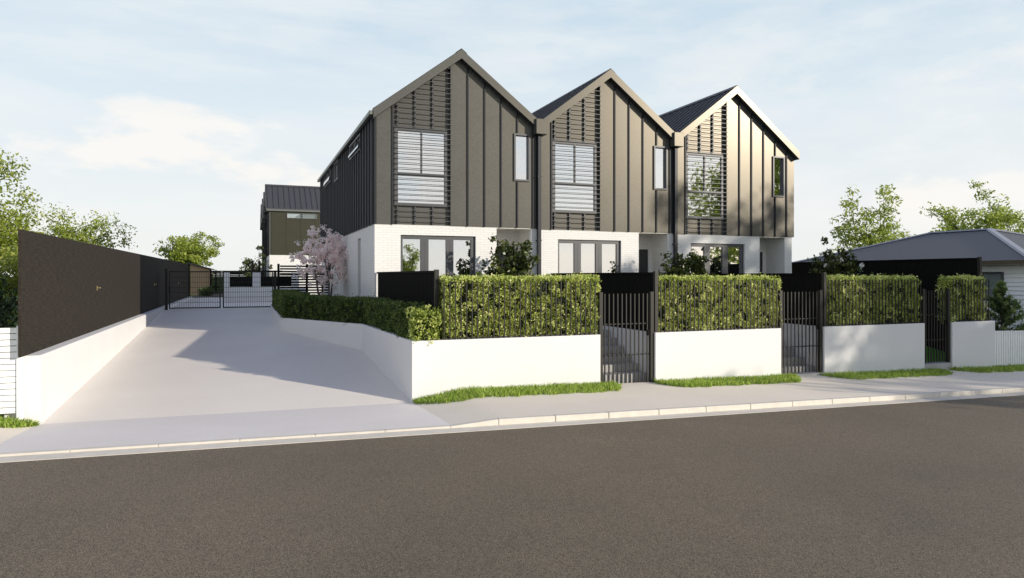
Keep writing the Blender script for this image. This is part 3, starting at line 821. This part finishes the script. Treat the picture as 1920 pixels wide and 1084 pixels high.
gate_leaf(-.88, 1.12, 'right mesh leaf of the driveway gate, in front of the white wall')
for x, z1, lab in ((-2.99, .30, 'square dark gate post against the left dark fence'), (1.19, .20, 'square dark gate post beside the low hedge')):
    o = MB().box(x - .05, x + .05, 30.93, 31.03, -1.7, z1).build('gate_post', 'bar', loc=(x, 31, -1.4)); tag(o, lab, 'gate post', 'posts of the driveway gate')

# slatted screen between gate and house
t = thing('slat_screen', 'black horizontal slat screen behind the pink blossom tree', 'screen', (2.2, 29, -1.33)); L = (2.2, 29, -1.33)
s = MB()
for k in range(16): s.box(1.30, 3.24, 28.99, 29.02, -1.25 + k * .108, -1.25 + k * .108 + .066)
s.build('slat_panel', 'black', t, L)
for x in (1.20, 2.3): MB().box(x, x + .09, 29.021, 29.1, -1.4, .50).build('post', 'black', t, L)

# white wall with piers behind the gate
t = thing('pier_wall', 'white wall with square piers and black infill panels beyond the driveway gate', 'wall', (0.5, 40, -1.35)); L = (.5, 40, -1.35)
MB().box(-1.07, 3.3, 40, 40.2, -1.6, -.58).build('low_wall', 'render', t, L)
for a, b in ((-1.07, -.79), (.36, .78), (2.4, 2.8)): MB().box(a, b, 39.98, 40.22, -.579, .20).build('pier', 'render', t, L)
for a, b in ((-.79, .36), (.78, 2.4)):
    m = MB().box(a, b, 40.09, 40.12, -.57, -.0)
    for k in range(3): m.box(a, b, 40.09, 40.12, .03 + k * .06, .06 + k * .06)
    m.build('infill_panel', 'black', t, L)
# shed
t = thing('garden_shed', 'small timber shed with lean-to roof past the end of the dark fence', 'shed', (-3, 56, -1.3)); L = (-3, 56, -1.3)
MB().prism_xz([(-3.75, -1.4), (-2.45, -1.4), (-2.45, .52), (-3.75, .88)], 55, 57.4).build('wall', 'wood', t, L)
MB().hexa([(-3.95, 54.8, .935), (-2.2, 54.8, .45), (-2.2, 57.6, .45), (-3.95, 57.6, .935)], [(-3.95, 54.8, 1.02), (-2.2, 54.8, .535), (-2.2, 57.6, .535), (-3.95, 57.6, 1.02)]).build('roof', 'charcoal', t, L)
MB().box(-3.2, -2.6, 54.97, 54.998, -1.3, .4).build('door', 'wood', t, L)
MB().box(-2.449, -2.42, 55, 57.4, -1.4, .5).build('side_shade', 'black', t, L)  # black sheet laid on to stand in for shade on this side
# dark fence closing the rear court
t = thing('rear_fence', 'dark slatted fence closing the court beside the timber shed', 'fence', (-1.5, 58.5, -1.4)); L = (-1.5, 58.5, -1.4)
s = MB()
for k in range(16): s.box(-7, 1.4, 58.5, 58.53, -1.3 + k * .11, -1.3 + k * .11 + .09)
s.build('slat_panel', 'black', t, L)
for x in (-6, -4, -2.2, -.5, 1.2): MB().box(x, x + .09, 58.531, 58.6, -1.4, .5).build('post', 'black', t, L)
pad(-3.05, -1.2, 47, 58.4, -1.30, 'soil', 'garden_bed')
# black pergola posts by the rear block
t = thing('pergola', 'small black pergola frame beside the front of the rear block', 'pergola', (.9, 45.4, -1.3)); L = (.9, 45.4, -1.3)
for x in (.35, .75):
    MB().box(x, x + .14, 45.3, 45.44, -1.4, .95).build('post', 'black', t, L)
MB().box(-.1, 2.2, 45.28, 45.46, .25, .36).build('beam', 'black', t, L)

# ------------------------------------------------------------------ right neighbour
t = thing('neighbour_house', 'single storey white weatherboard house with grey hip roof at right', 'house', (28, 20, -2.7)); L = (28, 20, -2.7)
XN, YN0, YN1, XE = 25.0, 15.4, 25.6, 33.0
wb = MB(); z = -2.9
while z < .50:
    wb.hexa([(XN - .04, YN0 - .04, z), (XE, YN0 - .04, z), (XE, YN1, z), (XN - .04, YN1, z)], [(XN, YN0, z + .15), (XE, YN0, z + .15), (XE, YN1, z + .15), (XN, YN1, z + .15)]); z += .15
wb.build('weatherboard_wall', 'board', t, L)
ze, zr2 = .55, 1.95
a, b, c, d_ = (24.45, 14.85, ze), (33.5, 14.85, ze), (33.5, 26.2, ze), (24.45, 26.2, ze)
r0, r1 = (28.9, 19.25, zr2), (28.9, 21.9, zr2)
rf = MB().poly([a, r0, r1, d_][::-1]).poly([a, b, r0]).poly([b, c, r1, r0]).poly([c, d_, r1])
def mat_corr():
    m, nt, bb = new_mat('corrugated_roof')
    tc = N(nt, 'ShaderNodeTexCoord'); wv = N(nt, 'ShaderNodeTexWave', bands_direction='Y', wave_profile='SIN'); wv.inputs['Scale'].default_value = 4.2
    nt.links.new(tc.outputs['Object'], wv.inputs['Vector'])
    rp = N(nt, 'ShaderNodeValToRGB'); rp.color_ramp.elements[0].color = (.038, .037, .043, 1); rp.color_ramp.elements[1].color = (.085, .085, .097, 1)
    nt.links.new(wv.outputs['Fac'], rp.inputs[0]); nt.links.new(rp.outputs[0], bb.inputs['Base Color']); bb.inputs['Roughness'].default_value = .5
    add_bump(nt, bb, wv.outputs['Fac'], .5, .03)
    return m
M['corr'] = mat_corr()
rfo = rf.build('roof', 'corr', t, L)
hc = MB()
for p, q in ((a, r0), (b, r0), (c, r1), (d_, r1), (r0, r1)):
    p = Vector(p); q = Vector(q); dd = (q - p).normalized(); sd = dd.cross(Vector((0, 0, 1))).normalized() * .14
    up = Vector((0, 0, .05)); dn = Vector((0, 0, -.01))
    hc.hexa([p - sd + dn, p + sd + dn, q + sd + dn, q - sd + dn], [p - sd * .6 + up, p + sd * .6 + up, q + sd * .6 + up, q - sd * .6 + up])
hc.build('hip_cap', 'hipcap', rfo, L)
MB().box(24.42, 33.5, 14.82, 26.2, .43, .545).build('fascia', 'brown', t, L)
MB().box(24.5, 33.4, 14.9, 26.1, .40, .429).build('soffit', 'soffit', t, L)
wn = MB()
for y0_, y1_, z0_, z1_ in ((16.15, 16.22, -.86, .16), (17.5, 17.57, -.86, .16), (16.22, 17.5, .09, .16), (16.22, 17.5, -.86, -.79), (16.83, 16.88, -.79, .09)):
    wn.box(XN - .085, XN + .02, y0_, y1_, z0_, z1_)
wn = wn.build('window', 'frame', t, L)
MB().box(XN - .060, XN - .054, 16.22, 16.83, -.79, .09).build('pane', 'clearglass', wn, L); MB().box(XN - .060, XN - .054, 16.88, 17.5, -.79, .09).build('pane', 'clearglass', wn, L)
MB().box(XN - .048, XN - .042, 16.22, 17.5, -.79, .09).build('pale_backing', 'pale_backing', wn, L)  # pale sheet behind the glass imitates the sky mirrored in it
# picket fence
t = thing('picket_fence', 'white picket fence at the right end past the last white wall', 'fence', (22, 13.06, -2.6)); L = (22, 13.06, -2.6)
pk = MB(); x = 19.76
while x < 27:
    z0 = zs(x) + .05; zt = -1.55 - .0198 * (x - 19.8)
    pk.box(x, x + .068, 13.03, 13.05, z0, zt); x += .098
pk.build('picket_panel', 'whitepaint', t, L)
for z in (-2.3, -1.8):
    MB().hexa([(19.76, 13.051, z), (27, 13.051, z - .14), (27, 13.09, z - .14), (19.76, 13.09, z)], [(19.76, 13.051, z + .08), (27, 13.051, z - .06), (27, 13.09, z - .06), (19.76, 13.09, z + .08)]).build('rail', 'whitepaint', t, L)
for x in (19.8, 22.2, 24.6, 26.9): MB().box(x, x + .09, 13.091, 13.18, zs(x) - .2, -1.62 - .0198 * (x - 19.8)).build('post', 'whitepaint', t, L)

# ------------------------------------------------------------------ trees and shrubs
def limb(mb, p, d, length, r0, r1, rng, segs=4, bend=.18):
    pts = [np.array(p, float)]; d = np.array(d, float); d /= np.linalg.norm(d)
    for i in range(segs):
        d = d + rng.normal(0, bend, 3) * .5 + np.array([0, 0, .06]); d /= np.linalg.norm(d)
        q = pts[-1] + d * length / segs
        ra = r0 + (r1 - r0) * i / segs; rb = r0 + (r1 - r0) * (i + 1) / segs
        mb.tube(pts[-1], q, ra, rb, 7 if r0 > .05 else 5); pts.append(q)
    return pts, d
def make_tree(name, lab, cat, base, height, spread, trunk_h, rng, leafmat='treeleaf', leaf=.11, clumps=26, per=70, stems=1, r0=.13, bark='bark', group=None,
              clump_r=.45, aspect=.5, tall=1.0, flatten=.75, limbs=7, tilt=1.0, crown_name='crown', drop=0):
    t = thing(name, lab, cat, base, group=group)
    mb = MB(); tips = []
    for s_ in range(stems):
        dx = (0, 0, 1) if stems == 1 else (math.cos(s_ * 2.4) * .32, math.sin(s_ * 2.4) * .32, 1)
        p0 = (0, 0, -.15) if stems == 1 else (math.cos(s_ * 2.4) * .06 * stems, math.sin(s_ * 2.4) * .06 * stems, -.1)
        pts, d = limb(mb, p0, dx, trunk_h * (1 if stems == 1 else rng.uniform(.8, 1.1)), r0, r0 * .7, rng, 4, .08)
        nl = max(2, limbs // stems)
        for k in range(nl):
            ang = 2 * math.pi * (k + rng.random() * .6) / nl + s_ * 1.1
            el = rng.uniform(.35, 1.25) * tilt if k else 1.4
            start = pts[-1] if k < nl // 2 + 1 else pts[-2]
            dirn = np.array([math.cos(ang) * math.cos(el), math.sin(ang) * math.cos(el), math.sin(el)])
            # reach until the crown's outline
            rx, rz = spread, (height - trunk_h)
            ln = 1 / math.sqrt((math.cos(el) / rx) ** 2 + (math.sin(el) / rz) ** 2) * rng.uniform(.72, 1.0)
            lp, ld = limb(mb, start, dirn, ln, r0 * .5, r0 * .12, rng, 5, .22)
            tips += [lp[-1], lp[-2], lp[-3]]
            for j in range(5):
                q0 = lp[1 + j % 4]
                dd = ld + rng.normal(0, .75, 3); dd[2] += .15 - drop
                bl = ln * rng.uniform(.28, .5)
                bp, bd = limb(mb, q0, dd, bl, r0 * .2, r0 * .05, rng, 3, .3)
                tips += [bp[-1], bp[-2]]
    mb.build('trunk', bark, t, smooth=True)
    tips = np.array(tips)
    idx = rng.permutation(len(tips))
    idx = np.resize(idx, clumps)
    P, T = [], []
    for i in idx:
        n = int(per * rng.uniform(.5, 1.5)); r = clump_r * rng.uniform(.6, 1.3)
        q = rng.normal(0, 1, (n, 3)); q /= np.linalg.norm(q, axis=1)[:, None] + 1e-9
        q *= (rng.random(n) ** .45)[:, None] * r; q[:, 2] *= flatten
        P.append(tips[i] + q + rng.normal(0, .12 * r, 3))
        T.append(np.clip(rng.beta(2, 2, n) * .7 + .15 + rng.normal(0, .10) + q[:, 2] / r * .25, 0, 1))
    P = np.concatenate(P); T = np.concatenate(T)
    V, F = leaf_quads(P, leaf, rng, None, aspect, up=-.1)
    o = arr_mesh(crown_name, V, F, T, [leafmat], None, t)
    return t
def bush(name, lab, cat, base, rx, ry, z0, z1, rng, mat, leaf, clumps, per, clump_r, stems, stem_r, aspect=.55, bark='bark', group=None, spikes=.25, taper=.0, stem_z=0, clip=None):
    """dense irregular crown filled with clumps, on several thin stems"""
    t = thing(name, lab, cat, base, group=group)
    cen = np.array([0, 0, (z0 + z1) / 2]); rad = np.array([rx, ry, (z1 - z0) / 2])
    q = rng.normal(0, 1, (clumps, 3)); q /= np.linalg.norm(q, axis=1)[:, None]
    f = rng.random(clumps) ** .4
    wob_ = 1 + spikes * (np.sin(q[:, 0] * 5 + 1) * np.sin(q[:, 2] * 6 + 2 * q[:, 1]) + .5 * rng.normal(0, 1, clumps) * (f > .8))
    c = q * (f * wob_)[:, None]
    c[:, :2] *= (1 - taper * c[:, 2:3])
    c = cen + c * rad
    if clip: c[:, 0] = np.where(c[:, 0] > clip - clump_r, clip - clump_r - (c[:, 0] - clip + clump_r) * .5, c[:, 0])
    mb = MB()
    for k in range(stems):
        a_ = 2 * math.pi * k / stems + rng.random(); b0 = np.array([math.cos(a_) * .05 * stems ** .5, math.sin(a_) * .05 * stems ** .5, -.1])
        near = c[rng.integers(0, clumps, 4)]
        fork = b0 + np.array([math.cos(a_) * rx * .18, math.sin(a_) * ry * .18, stem_z + (z0 + .25 * (z1 - z0)) * .9])
        mid = (b0 + fork) / 2 + rng.normal(0, .02, 3)
        mb.tube(b0, mid, stem_r, stem_r * .85); mb.tube(mid, fork, stem_r * .85, stem_r * .7)
        for tip in near:
            m_ = fork * .45 + tip * .55 + rng.normal(0, .05, 3) * rx
            mb.tube(fork, m_, stem_r * .55, stem_r * .35, 5); mb.tube(m_, tip, stem_r * .35, stem_r * .12, 5)
            for _ in range(3):
                e_ = c[np.argsort(np.linalg.norm(c - m_, axis=1))[rng.integers(1, 12)]]
                mb.tube(m_, e_, stem_r * .25, stem_r * .08, 4)
    mb.build('trunk', bark, t, smooth=True)
    P, T = [], []
    for i in range(clumps):
        n = int(per * rng.uniform(.5, 1.5)); r = clump_r * rng.uniform(.6, 1.3)
        p = rng.normal(0, 1, (n, 3)); p /= np.linalg.norm(p, axis=1)[:, None]; p *= (rng.random(n) ** .5)[:, None] * r
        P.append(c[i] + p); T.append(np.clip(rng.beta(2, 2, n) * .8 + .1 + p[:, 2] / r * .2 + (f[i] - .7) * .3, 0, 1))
    P = np.concatenate(P); V, F = leaf_quads(P, leaf, rng, None, aspect, up=.2)
    arr_mesh('crown', V, F, np.concatenate(T), [mat], None, t)
    return t
rg = lambda s_: np.random.default_rng(s_)
# left, behind the dark fence
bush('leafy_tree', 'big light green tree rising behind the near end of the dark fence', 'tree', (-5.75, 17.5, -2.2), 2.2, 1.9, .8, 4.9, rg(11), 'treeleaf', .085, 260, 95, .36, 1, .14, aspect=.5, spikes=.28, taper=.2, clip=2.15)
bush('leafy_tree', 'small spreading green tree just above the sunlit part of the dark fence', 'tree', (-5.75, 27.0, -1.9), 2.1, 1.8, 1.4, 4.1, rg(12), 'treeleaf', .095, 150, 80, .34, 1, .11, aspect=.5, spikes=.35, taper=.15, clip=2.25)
make_tree('leafy_tree', 'broad green tree beyond the driveway gate and the shed', 'tree', (-7.6, 105, -2.0), 8.2, 6.3, 2.2, rg(13), leaf=.36, clumps=170, per=60, clump_r=1.2, limbs=13, r0=.3, flatten=.55)
make_tree('leafy_tree', 'dark little tree next to the gables of the rear block', 'tree', (.55, 47.4, -1.4), 3.3, .75, 1.3, rg(14), leafmat='glossyleaf', leaf=.16, clumps=40, per=50, clump_r=.35, limbs=6, r0=.07)
# right, beyond the neighbour
make_tree('airy_tree', 'airy pale green tree behind the left end of the grey hip roof', 'tree', (40.2, 34, -2.8), 9.2, 4.6, 2.2, rg(15), leafmat='airyleaf', leaf=.26, clumps=340, per=26, clump_r=.65, limbs=14, r0=.12, aspect=.4)
make_tree('airy_tree', 'wide yellow green tree above the ridge of the grey hip roof', 'tree', (58, 38.5, -2.9), 9.4, 7.5, 2.6, rg(16), leafmat='airyleaf', leaf=.30, clumps=480, per=32, clump_r=.85, limbs=15, r0=.16, aspect=.42)
# trees across the street: they throw the dappled shade at right and show in the windows
ST = 'street trees across the road'
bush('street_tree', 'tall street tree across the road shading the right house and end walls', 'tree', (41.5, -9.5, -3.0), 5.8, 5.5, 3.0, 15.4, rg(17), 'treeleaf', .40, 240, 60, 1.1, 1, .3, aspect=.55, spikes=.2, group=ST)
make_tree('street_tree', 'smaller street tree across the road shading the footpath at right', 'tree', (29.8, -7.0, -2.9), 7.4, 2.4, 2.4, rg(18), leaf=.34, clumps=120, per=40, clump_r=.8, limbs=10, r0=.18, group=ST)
make_tree('street_tree', 'distant street tree mirrored in the left house doors', 'tree', (15.0, -30.0, -2.6), 6.2, 1.7, 2.0, rg(19), leaf=.28, clumps=90, per=40, clump_r=.6, limbs=9, r0=.14, group=ST)
# shrubs above the hedges
SG = 'dark shrubs behind the hedges'
bush('garden_shrub', 'glossy dark shrub in front of the left house porch', 'shrub', (6.85, 17.5, -1.34), .78, .6, .35, 2.45, rg(21), 'glossyleaf', .115, 150, 26, .17, 4, .025, group=SG, spikes=.3, taper=.25)
bush('garden_shrub', 'glossy dark shrub in front of the downpipe between middle and right houses', 'shrub', (12.45, 17.5, -1.34), .95, .6, .3, 2.1, rg(22), 'glossyleaf', .115, 140, 26, .17, 4, .025, group=SG, spikes=.3, taper=.2)
sh3 = bush('garden_shrub', 'dark shrub with a few white flowers before the tall black boundary fence', 'shrub', (16.8, 15.8, -1.34), 1.0, .6, .3, 2.2, rg(23), 'glossyleaf', .115, 150, 28, .17, 4, .025, group=SG, spikes=.3, taper=.3)
r_ = rg(24)
for k in range(9):
    a_ = r_.uniform(.2, 2.9); c_ = np.array([math.cos(a_) * .8, -math.sin(a_) * .62, r_.uniform(1.3, 2.15)])
    P = c_ + r_.normal(0, .02, (9, 3)); V, F = leaf_quads(P, .085, r_, None, .7); arr_mesh('flower', V, F, r_.random(len(P)), ['whiteflower'], None, sh3)
make_tree('conifer_shrub', 'dark dense shrub squeezed between the white slat fence and dark fence', 'shrub', (-4.55, 14.4, -2.2), 2.75, .75, .3, rg(25), leafmat='conifer', leaf=.10, clumps=150, per=60, clump_r=.3, limbs=12, r0=.05, stems=2, tilt=.9)
make_tree('pale_shrub', 'pale green shrub just behind the white slat fence', 'shrub', (-4.1, 13.5, -2.25), 1.5, .4, .2, rg(26), leafmat='hedge', leaf=.08, clumps=40, per=50, clump_r=.2, limbs=7, r0=.03)
def cone_bush(name, lab, base, h, rad, rng, mat, n, leaf):
    t = thing(name, lab, 'shrub', base)
    mb = MB(); mb.tube((0, 0, -.1), (0, 0, h * .9), .04, .008)
    P, T = [], []
    for k in range(110):
        zz = h * rng.random() ** 1.25; rr = rad * (1 - zz / h) * 1.0 + .05; a_ = rng.uniform(0, 6.28)
        rr *= rng.uniform(.65, 1.2); tip = np.array([math.cos(a_) * rr, math.sin(a_) * rr, zz + .1 + .3 * rr]); st = np.array([0, 0, max(0, zz - .1)])
        mb.tube(st, tip, .008, .003, 4)
        m = n // 110; f = rng.random(m) ** .6
        q = st + (tip - st) * f[:, None] + rng.normal(0, .035, (m, 3)); P.append(q); T.append(np.clip(f * .8 + rng.normal(0, .15, m), 0, 1))
    mb.build('trunk', 'bark', t); P = np.concatenate(P); V, F = leaf_quads(P, leaf, rng, None, .35, up=.6)
    arr_mesh('crown', V, F, np.concatenate(T), [mat], None, t)
cone_bush('cone_shrub', 'pointed feathery shrub behind the picket fence by the weatherboard wall', (22.3, 14.5, -2.6), 2.3, 1.15, rg(27), 'featherleaf', 8000, .11)
make_tree('pale_shrub', 'low shrub at the right edge behind the picket fence', 'shrub', (24.3, 14.2, -2.7), 1.35, .7, .2, rg(28), leafmat='hedge', leaf=.09, clumps=50, per=45, clump_r=.22, limbs=8, r0=.03)
# cherry
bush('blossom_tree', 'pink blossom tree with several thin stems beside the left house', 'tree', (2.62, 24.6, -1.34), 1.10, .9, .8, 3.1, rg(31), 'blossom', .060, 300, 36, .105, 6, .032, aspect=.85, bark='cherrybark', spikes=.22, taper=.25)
# planting behind the gate
make_tree('court_shrub', 'yellow green bush behind the pier wall, left bay', 'shrub', (-.2, 41.3, -1.3), 1.5, .55, .3, rg(32), leafmat='hedge', leaf=.10, clumps=50, per=40, clump_r=.22, limbs=7, r0=.03, group='bushes in the rear court')
make_tree('court_shrub', 'yellow green bush behind the pier wall, right bay', 'shrub', (1.35, 41.3, -1.3), 1.6, .5, .3, rg(33), leafmat='hedge', leaf=.10, clumps=50, per=40, clump_r=.22, limbs=7, r0=.03, group='bushes in the rear court')
make_tree('court_shrub', 'low green bush in the bed in front of the timber shed', 'shrub', (-2.3, 49.5, -1.3), .75, .8, .1, rg(34), leafmat='lowhedge', leaf=.12, clumps=60, per=40, clump_r=.25, limbs=8, r0=.02, group='bushes in the rear court')

# ------------------------------------------------------------------ grass strips along the walls
def grass_strip(x0, x1, yb, wfun, zf, rng, lab, dens=2000, h=.12):
    n = int((x1 - x0) * .7 * dens)
    X = rng.uniform(x0, x1, n); f = rng.random(n); wv = np.array([wfun(x) for x in X])
    Y = yb - f * wv * (1 + .04 * np.sin(X * 7) + .03 * np.sin(X * 17 + 1)); Z = np.array([zf(x, y) for x, y in zip(X, Y)])
    keep = wv > .02; X, Y, Z = X[keep], Y[keep], Z[keep]; n = len(X)
    hh = h * rng.uniform(.4, 1.15, n) * (.95 + .08 * np.sin(X * 3.1 + Y * 5)); a = rng.uniform(0, 6.28, n); w = .007
    lx, ly = rng.normal(0, .045, n), rng.normal(-.01, .045, n)
    B = np.stack([X, Y, Z - .01], 1)
    dx = np.stack([np.cos(a) * w, np.sin(a) * w, np.zeros(n)], 1)
    mid = B + np.stack([lx * .35, ly * .35, hh * .6], 1); tip = B + np.stack([lx, ly, hh], 1)
    V = np.stack([B - dx, B + dx, mid + dx * .8, tip, mid - dx * .8], 1).reshape(-1, 3)
    F = np.arange(5 * n).reshape(n, 5)
    o = arr_mesh('grass', V, F, np.clip(rng.beta(2, 2, n), 0, 1), ['grass'], None, None, ((x0 + x1) / 2, yb, zs(x0)))
    tag(o, lab, 'grass', 'grass strips along the white walls', 'stuff')
def wshape(x0, x1, w, ta, tb):
    return lambda x: w * max(0, min(1, (x - x0) / ta + .05)) ** .5 * max(0, min(1, (x1 - x) / tb)) ** .5
g = rg(41)
grass_strip(3.03, 7.42, 12.99, wshape(3.03, 7.42, .88, .5, .35), zfoot, g, 'bright grass strip along the foot of the corner wall')
grass_strip(8.46, 12.35, 12.99, wshape(8.46, 12.35, .84, .3, .6), zfoot, g, 'grass strip under the wall between the first and middle gates')
grass_strip(13.30, 17.35, 12.99, wshape(13.3, 17.35, .84, .3, .5), zfoot, g, 'grass strip under the wall between the middle and end gates', 1200)
grass_strip(17.85, 25, 12.99, wshape(17.85, 25, .75, .4, .6), zfoot, g, 'grass strip under the end wall and the picket fence', 1100)
grass_strip(-6.2, -3.06, 12.86, wshape(-6.2, -3.08, .50, .4, .3), zfoot, g, 'grass tuft under the white slat fence left of the driveway')

# ------------------------------------------------------------------ world, sun, camera
w = bpy.data.worlds.new('World'); scene.world = w; w.use_nodes = True; nt = w.node_tree
bg = nt.nodes['Background']; BGS = .12; bg.inputs['Strength'].default_value = BGS
sky = N(nt, 'ShaderNodeTexSky'); sky.sky_type = 'NISHITA'; sky.sun_disc = False; sky.sun_elevation = SUN_EL
sky.sun_rotation = math.atan2(SUN_DIR.x, SUN_DIR.y); sky.air_density = 1.0; sky.dust_density = 1.2; sky.ozone_density = 1.5
tc = N(nt, 'ShaderNodeTexCoord'); sp = N(nt, 'ShaderNodeSeparateXYZ'); nt.links.new(tc.outputs['Generated'], sp.inputs[0])
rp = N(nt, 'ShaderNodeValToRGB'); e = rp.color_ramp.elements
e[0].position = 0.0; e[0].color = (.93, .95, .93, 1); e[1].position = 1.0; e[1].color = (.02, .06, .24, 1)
for p, c in ((.10, (.90, .93, .94)), (.22, (.79, .88, .94)), (.36, (.65, .79, .90)), (.46, (.80, .90, 1.0)), (.58, (.80, .90, 1.0)), (.67, (.10, .22, .58)), (.77, (.015, .06, .30))):  # unseen band brightened to fill shaded walls, zenith darkened to deepen shadows
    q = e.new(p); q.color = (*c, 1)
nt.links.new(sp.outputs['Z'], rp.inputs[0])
def vmath(op, a, b=None, sc=None):
    n_ = N(nt, 'ShaderNodeVectorMath', operation=op); nt.links.new(a, n_.inputs[0])
    if b is not None: nt.links.new(b, n_.inputs[1])
    if sc is not None: n_.inputs['Scale'].default_value = sc
    return n_.outputs[0]
def math_(op, a, b):
    n_ = N(nt, 'ShaderNodeMath', operation=op)
    for i, v in enumerate((a, b)):
        if isinstance(v, (int, float)): n_.inputs[i].default_value = v
        else: nt.links.new(v, n_.inputs[i])
    return n_.outputs[0]
def mixc(fac, a, b, blend='MIX'):
    n_ = N(nt, 'ShaderNodeMix', data_type='RGBA', blend_type=blend)
    if isinstance(fac, float): n_.inputs[0].default_value = fac
    else: nt.links.new(fac, n_.inputs[0])
    nt.links.new(a, n_.inputs[6]); nt.links.new(b, n_.inputs[7]) if not isinstance(b, tuple) else setattr(n_.inputs[7], 'default_value', (*b, 1))
    return n_.outputs[2]
skys = vmath('SCALE', sky.outputs[0], sc=BGS)
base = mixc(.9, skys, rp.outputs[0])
# cumulus near the horizon: noise on the direction, squashed so that bases are flatter
mp = N(nt, 'ShaderNodeMapping'); mp.inputs['Scale'].default_value = (2.6, 2.6, 6.5); mp.inputs['Location'].default_value = (9.26, 7.466, 2.771)
nt.links.new(tc.outputs['Generated'], mp.inputs[0])
cn = N(nt, 'ShaderNodeTexNoise'); cn.inputs['Scale'].default_value = 1.5; cn.inputs['Detail'].default_value = 9; cn.inputs['Roughness'].default_value = .55
nt.links.new(mp.outputs[0], cn.inputs['Vector'])
cr = N(nt, 'ShaderNodeMapRange'); cr.inputs['From Min'].default_value = .505; cr.inputs['From Max'].default_value = .60; cr.interpolation_type = 'SMOOTHSTEP'
nt.links.new(cn.outputs['Fac'], cr.inputs['Value'])
band = N(nt, 'ShaderNodeValToRGB'); be = band.color_ramp.elements
be[0].position = .02; be[0].color = (0, 0, 0, 1); be[1].position = .45; be[1].color = (0, 0, 0, 1)
for p, v in ((.08, .9), (.20, .85), (.28, .2)):
    q = be.new(p); q.color = (v, v, v, 1)
nt.links.new(sp.outputs['Z'], band.inputs[0])
cf = math_('MULTIPLY', cr.outputs[0], band.outputs[0])
c1 = mixc(cf, base, (.99, .96, .915))
# thin high cirrus streaks
mp2 = N(nt, 'ShaderNodeMapping'); mp2.inputs['Scale'].default_value = (1.2, 3.5, 9.0); mp2.inputs['Rotation'].default_value = (.1, .05, .5)
nt.links.new(tc.outputs['Generated'], mp2.inputs[0])
n2 = N(nt, 'ShaderNodeTexNoise'); n2.inputs['Scale'].default_value = 2.2; n2.inputs['Detail'].default_value = 8; n2.inputs['Roughness'].default_value = .6
nt.links.new(mp2.outputs[0], n2.inputs['Vector'])
r2 = N(nt, 'ShaderNodeMapRange'); r2.inputs['From Min'].default_value = .42; r2.inputs['From Max'].default_value = .75; r2.inputs['To Max'].default_value = .55
nt.links.new(n2.outputs['Fac'], r2.inputs['Value'])
c2 = mixc(r2.outputs[0], c1, (.95, .95, .94))
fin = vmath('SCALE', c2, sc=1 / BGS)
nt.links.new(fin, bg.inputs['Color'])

sl_ = bpy.data.lights.new('sun', 'SUN'); sl_.energy = 4.7; sl_.angle = R(.55); sl_.color = (1, .915, .79)
so = bpy.data.objects.new('sun', sl_); COL.objects.link(so); so.location = (20, -20, 15)
tosun = Vector((SUN_DIR.x * math.cos(SUN_EL), SUN_DIR.y * math.cos(SUN_EL), math.sin(SUN_EL)))
so.rotation_euler = tosun.to_track_quat('Z', 'Y').to_euler()

cam = bpy.data.cameras.new('camera'); cam.sensor_width = 36; cam.lens = 24; cam.shift_y = -24 / 1920; cam.clip_end = 5000
co = bpy.data.objects.new('camera', cam); COL.objects.link(co); co.location = (0, 0, 0)
co.rotation_euler = (R(90), 0, -math.atan(500 / 1280))
scene.camera = co
scene.view_settings.view_transform = 'Standard'; scene.view_settings.look = 'None'; scene.view_settings.exposure = 0
scene.cycles.max_bounces = 8; scene.cycles.transparent_max_bounces = 12
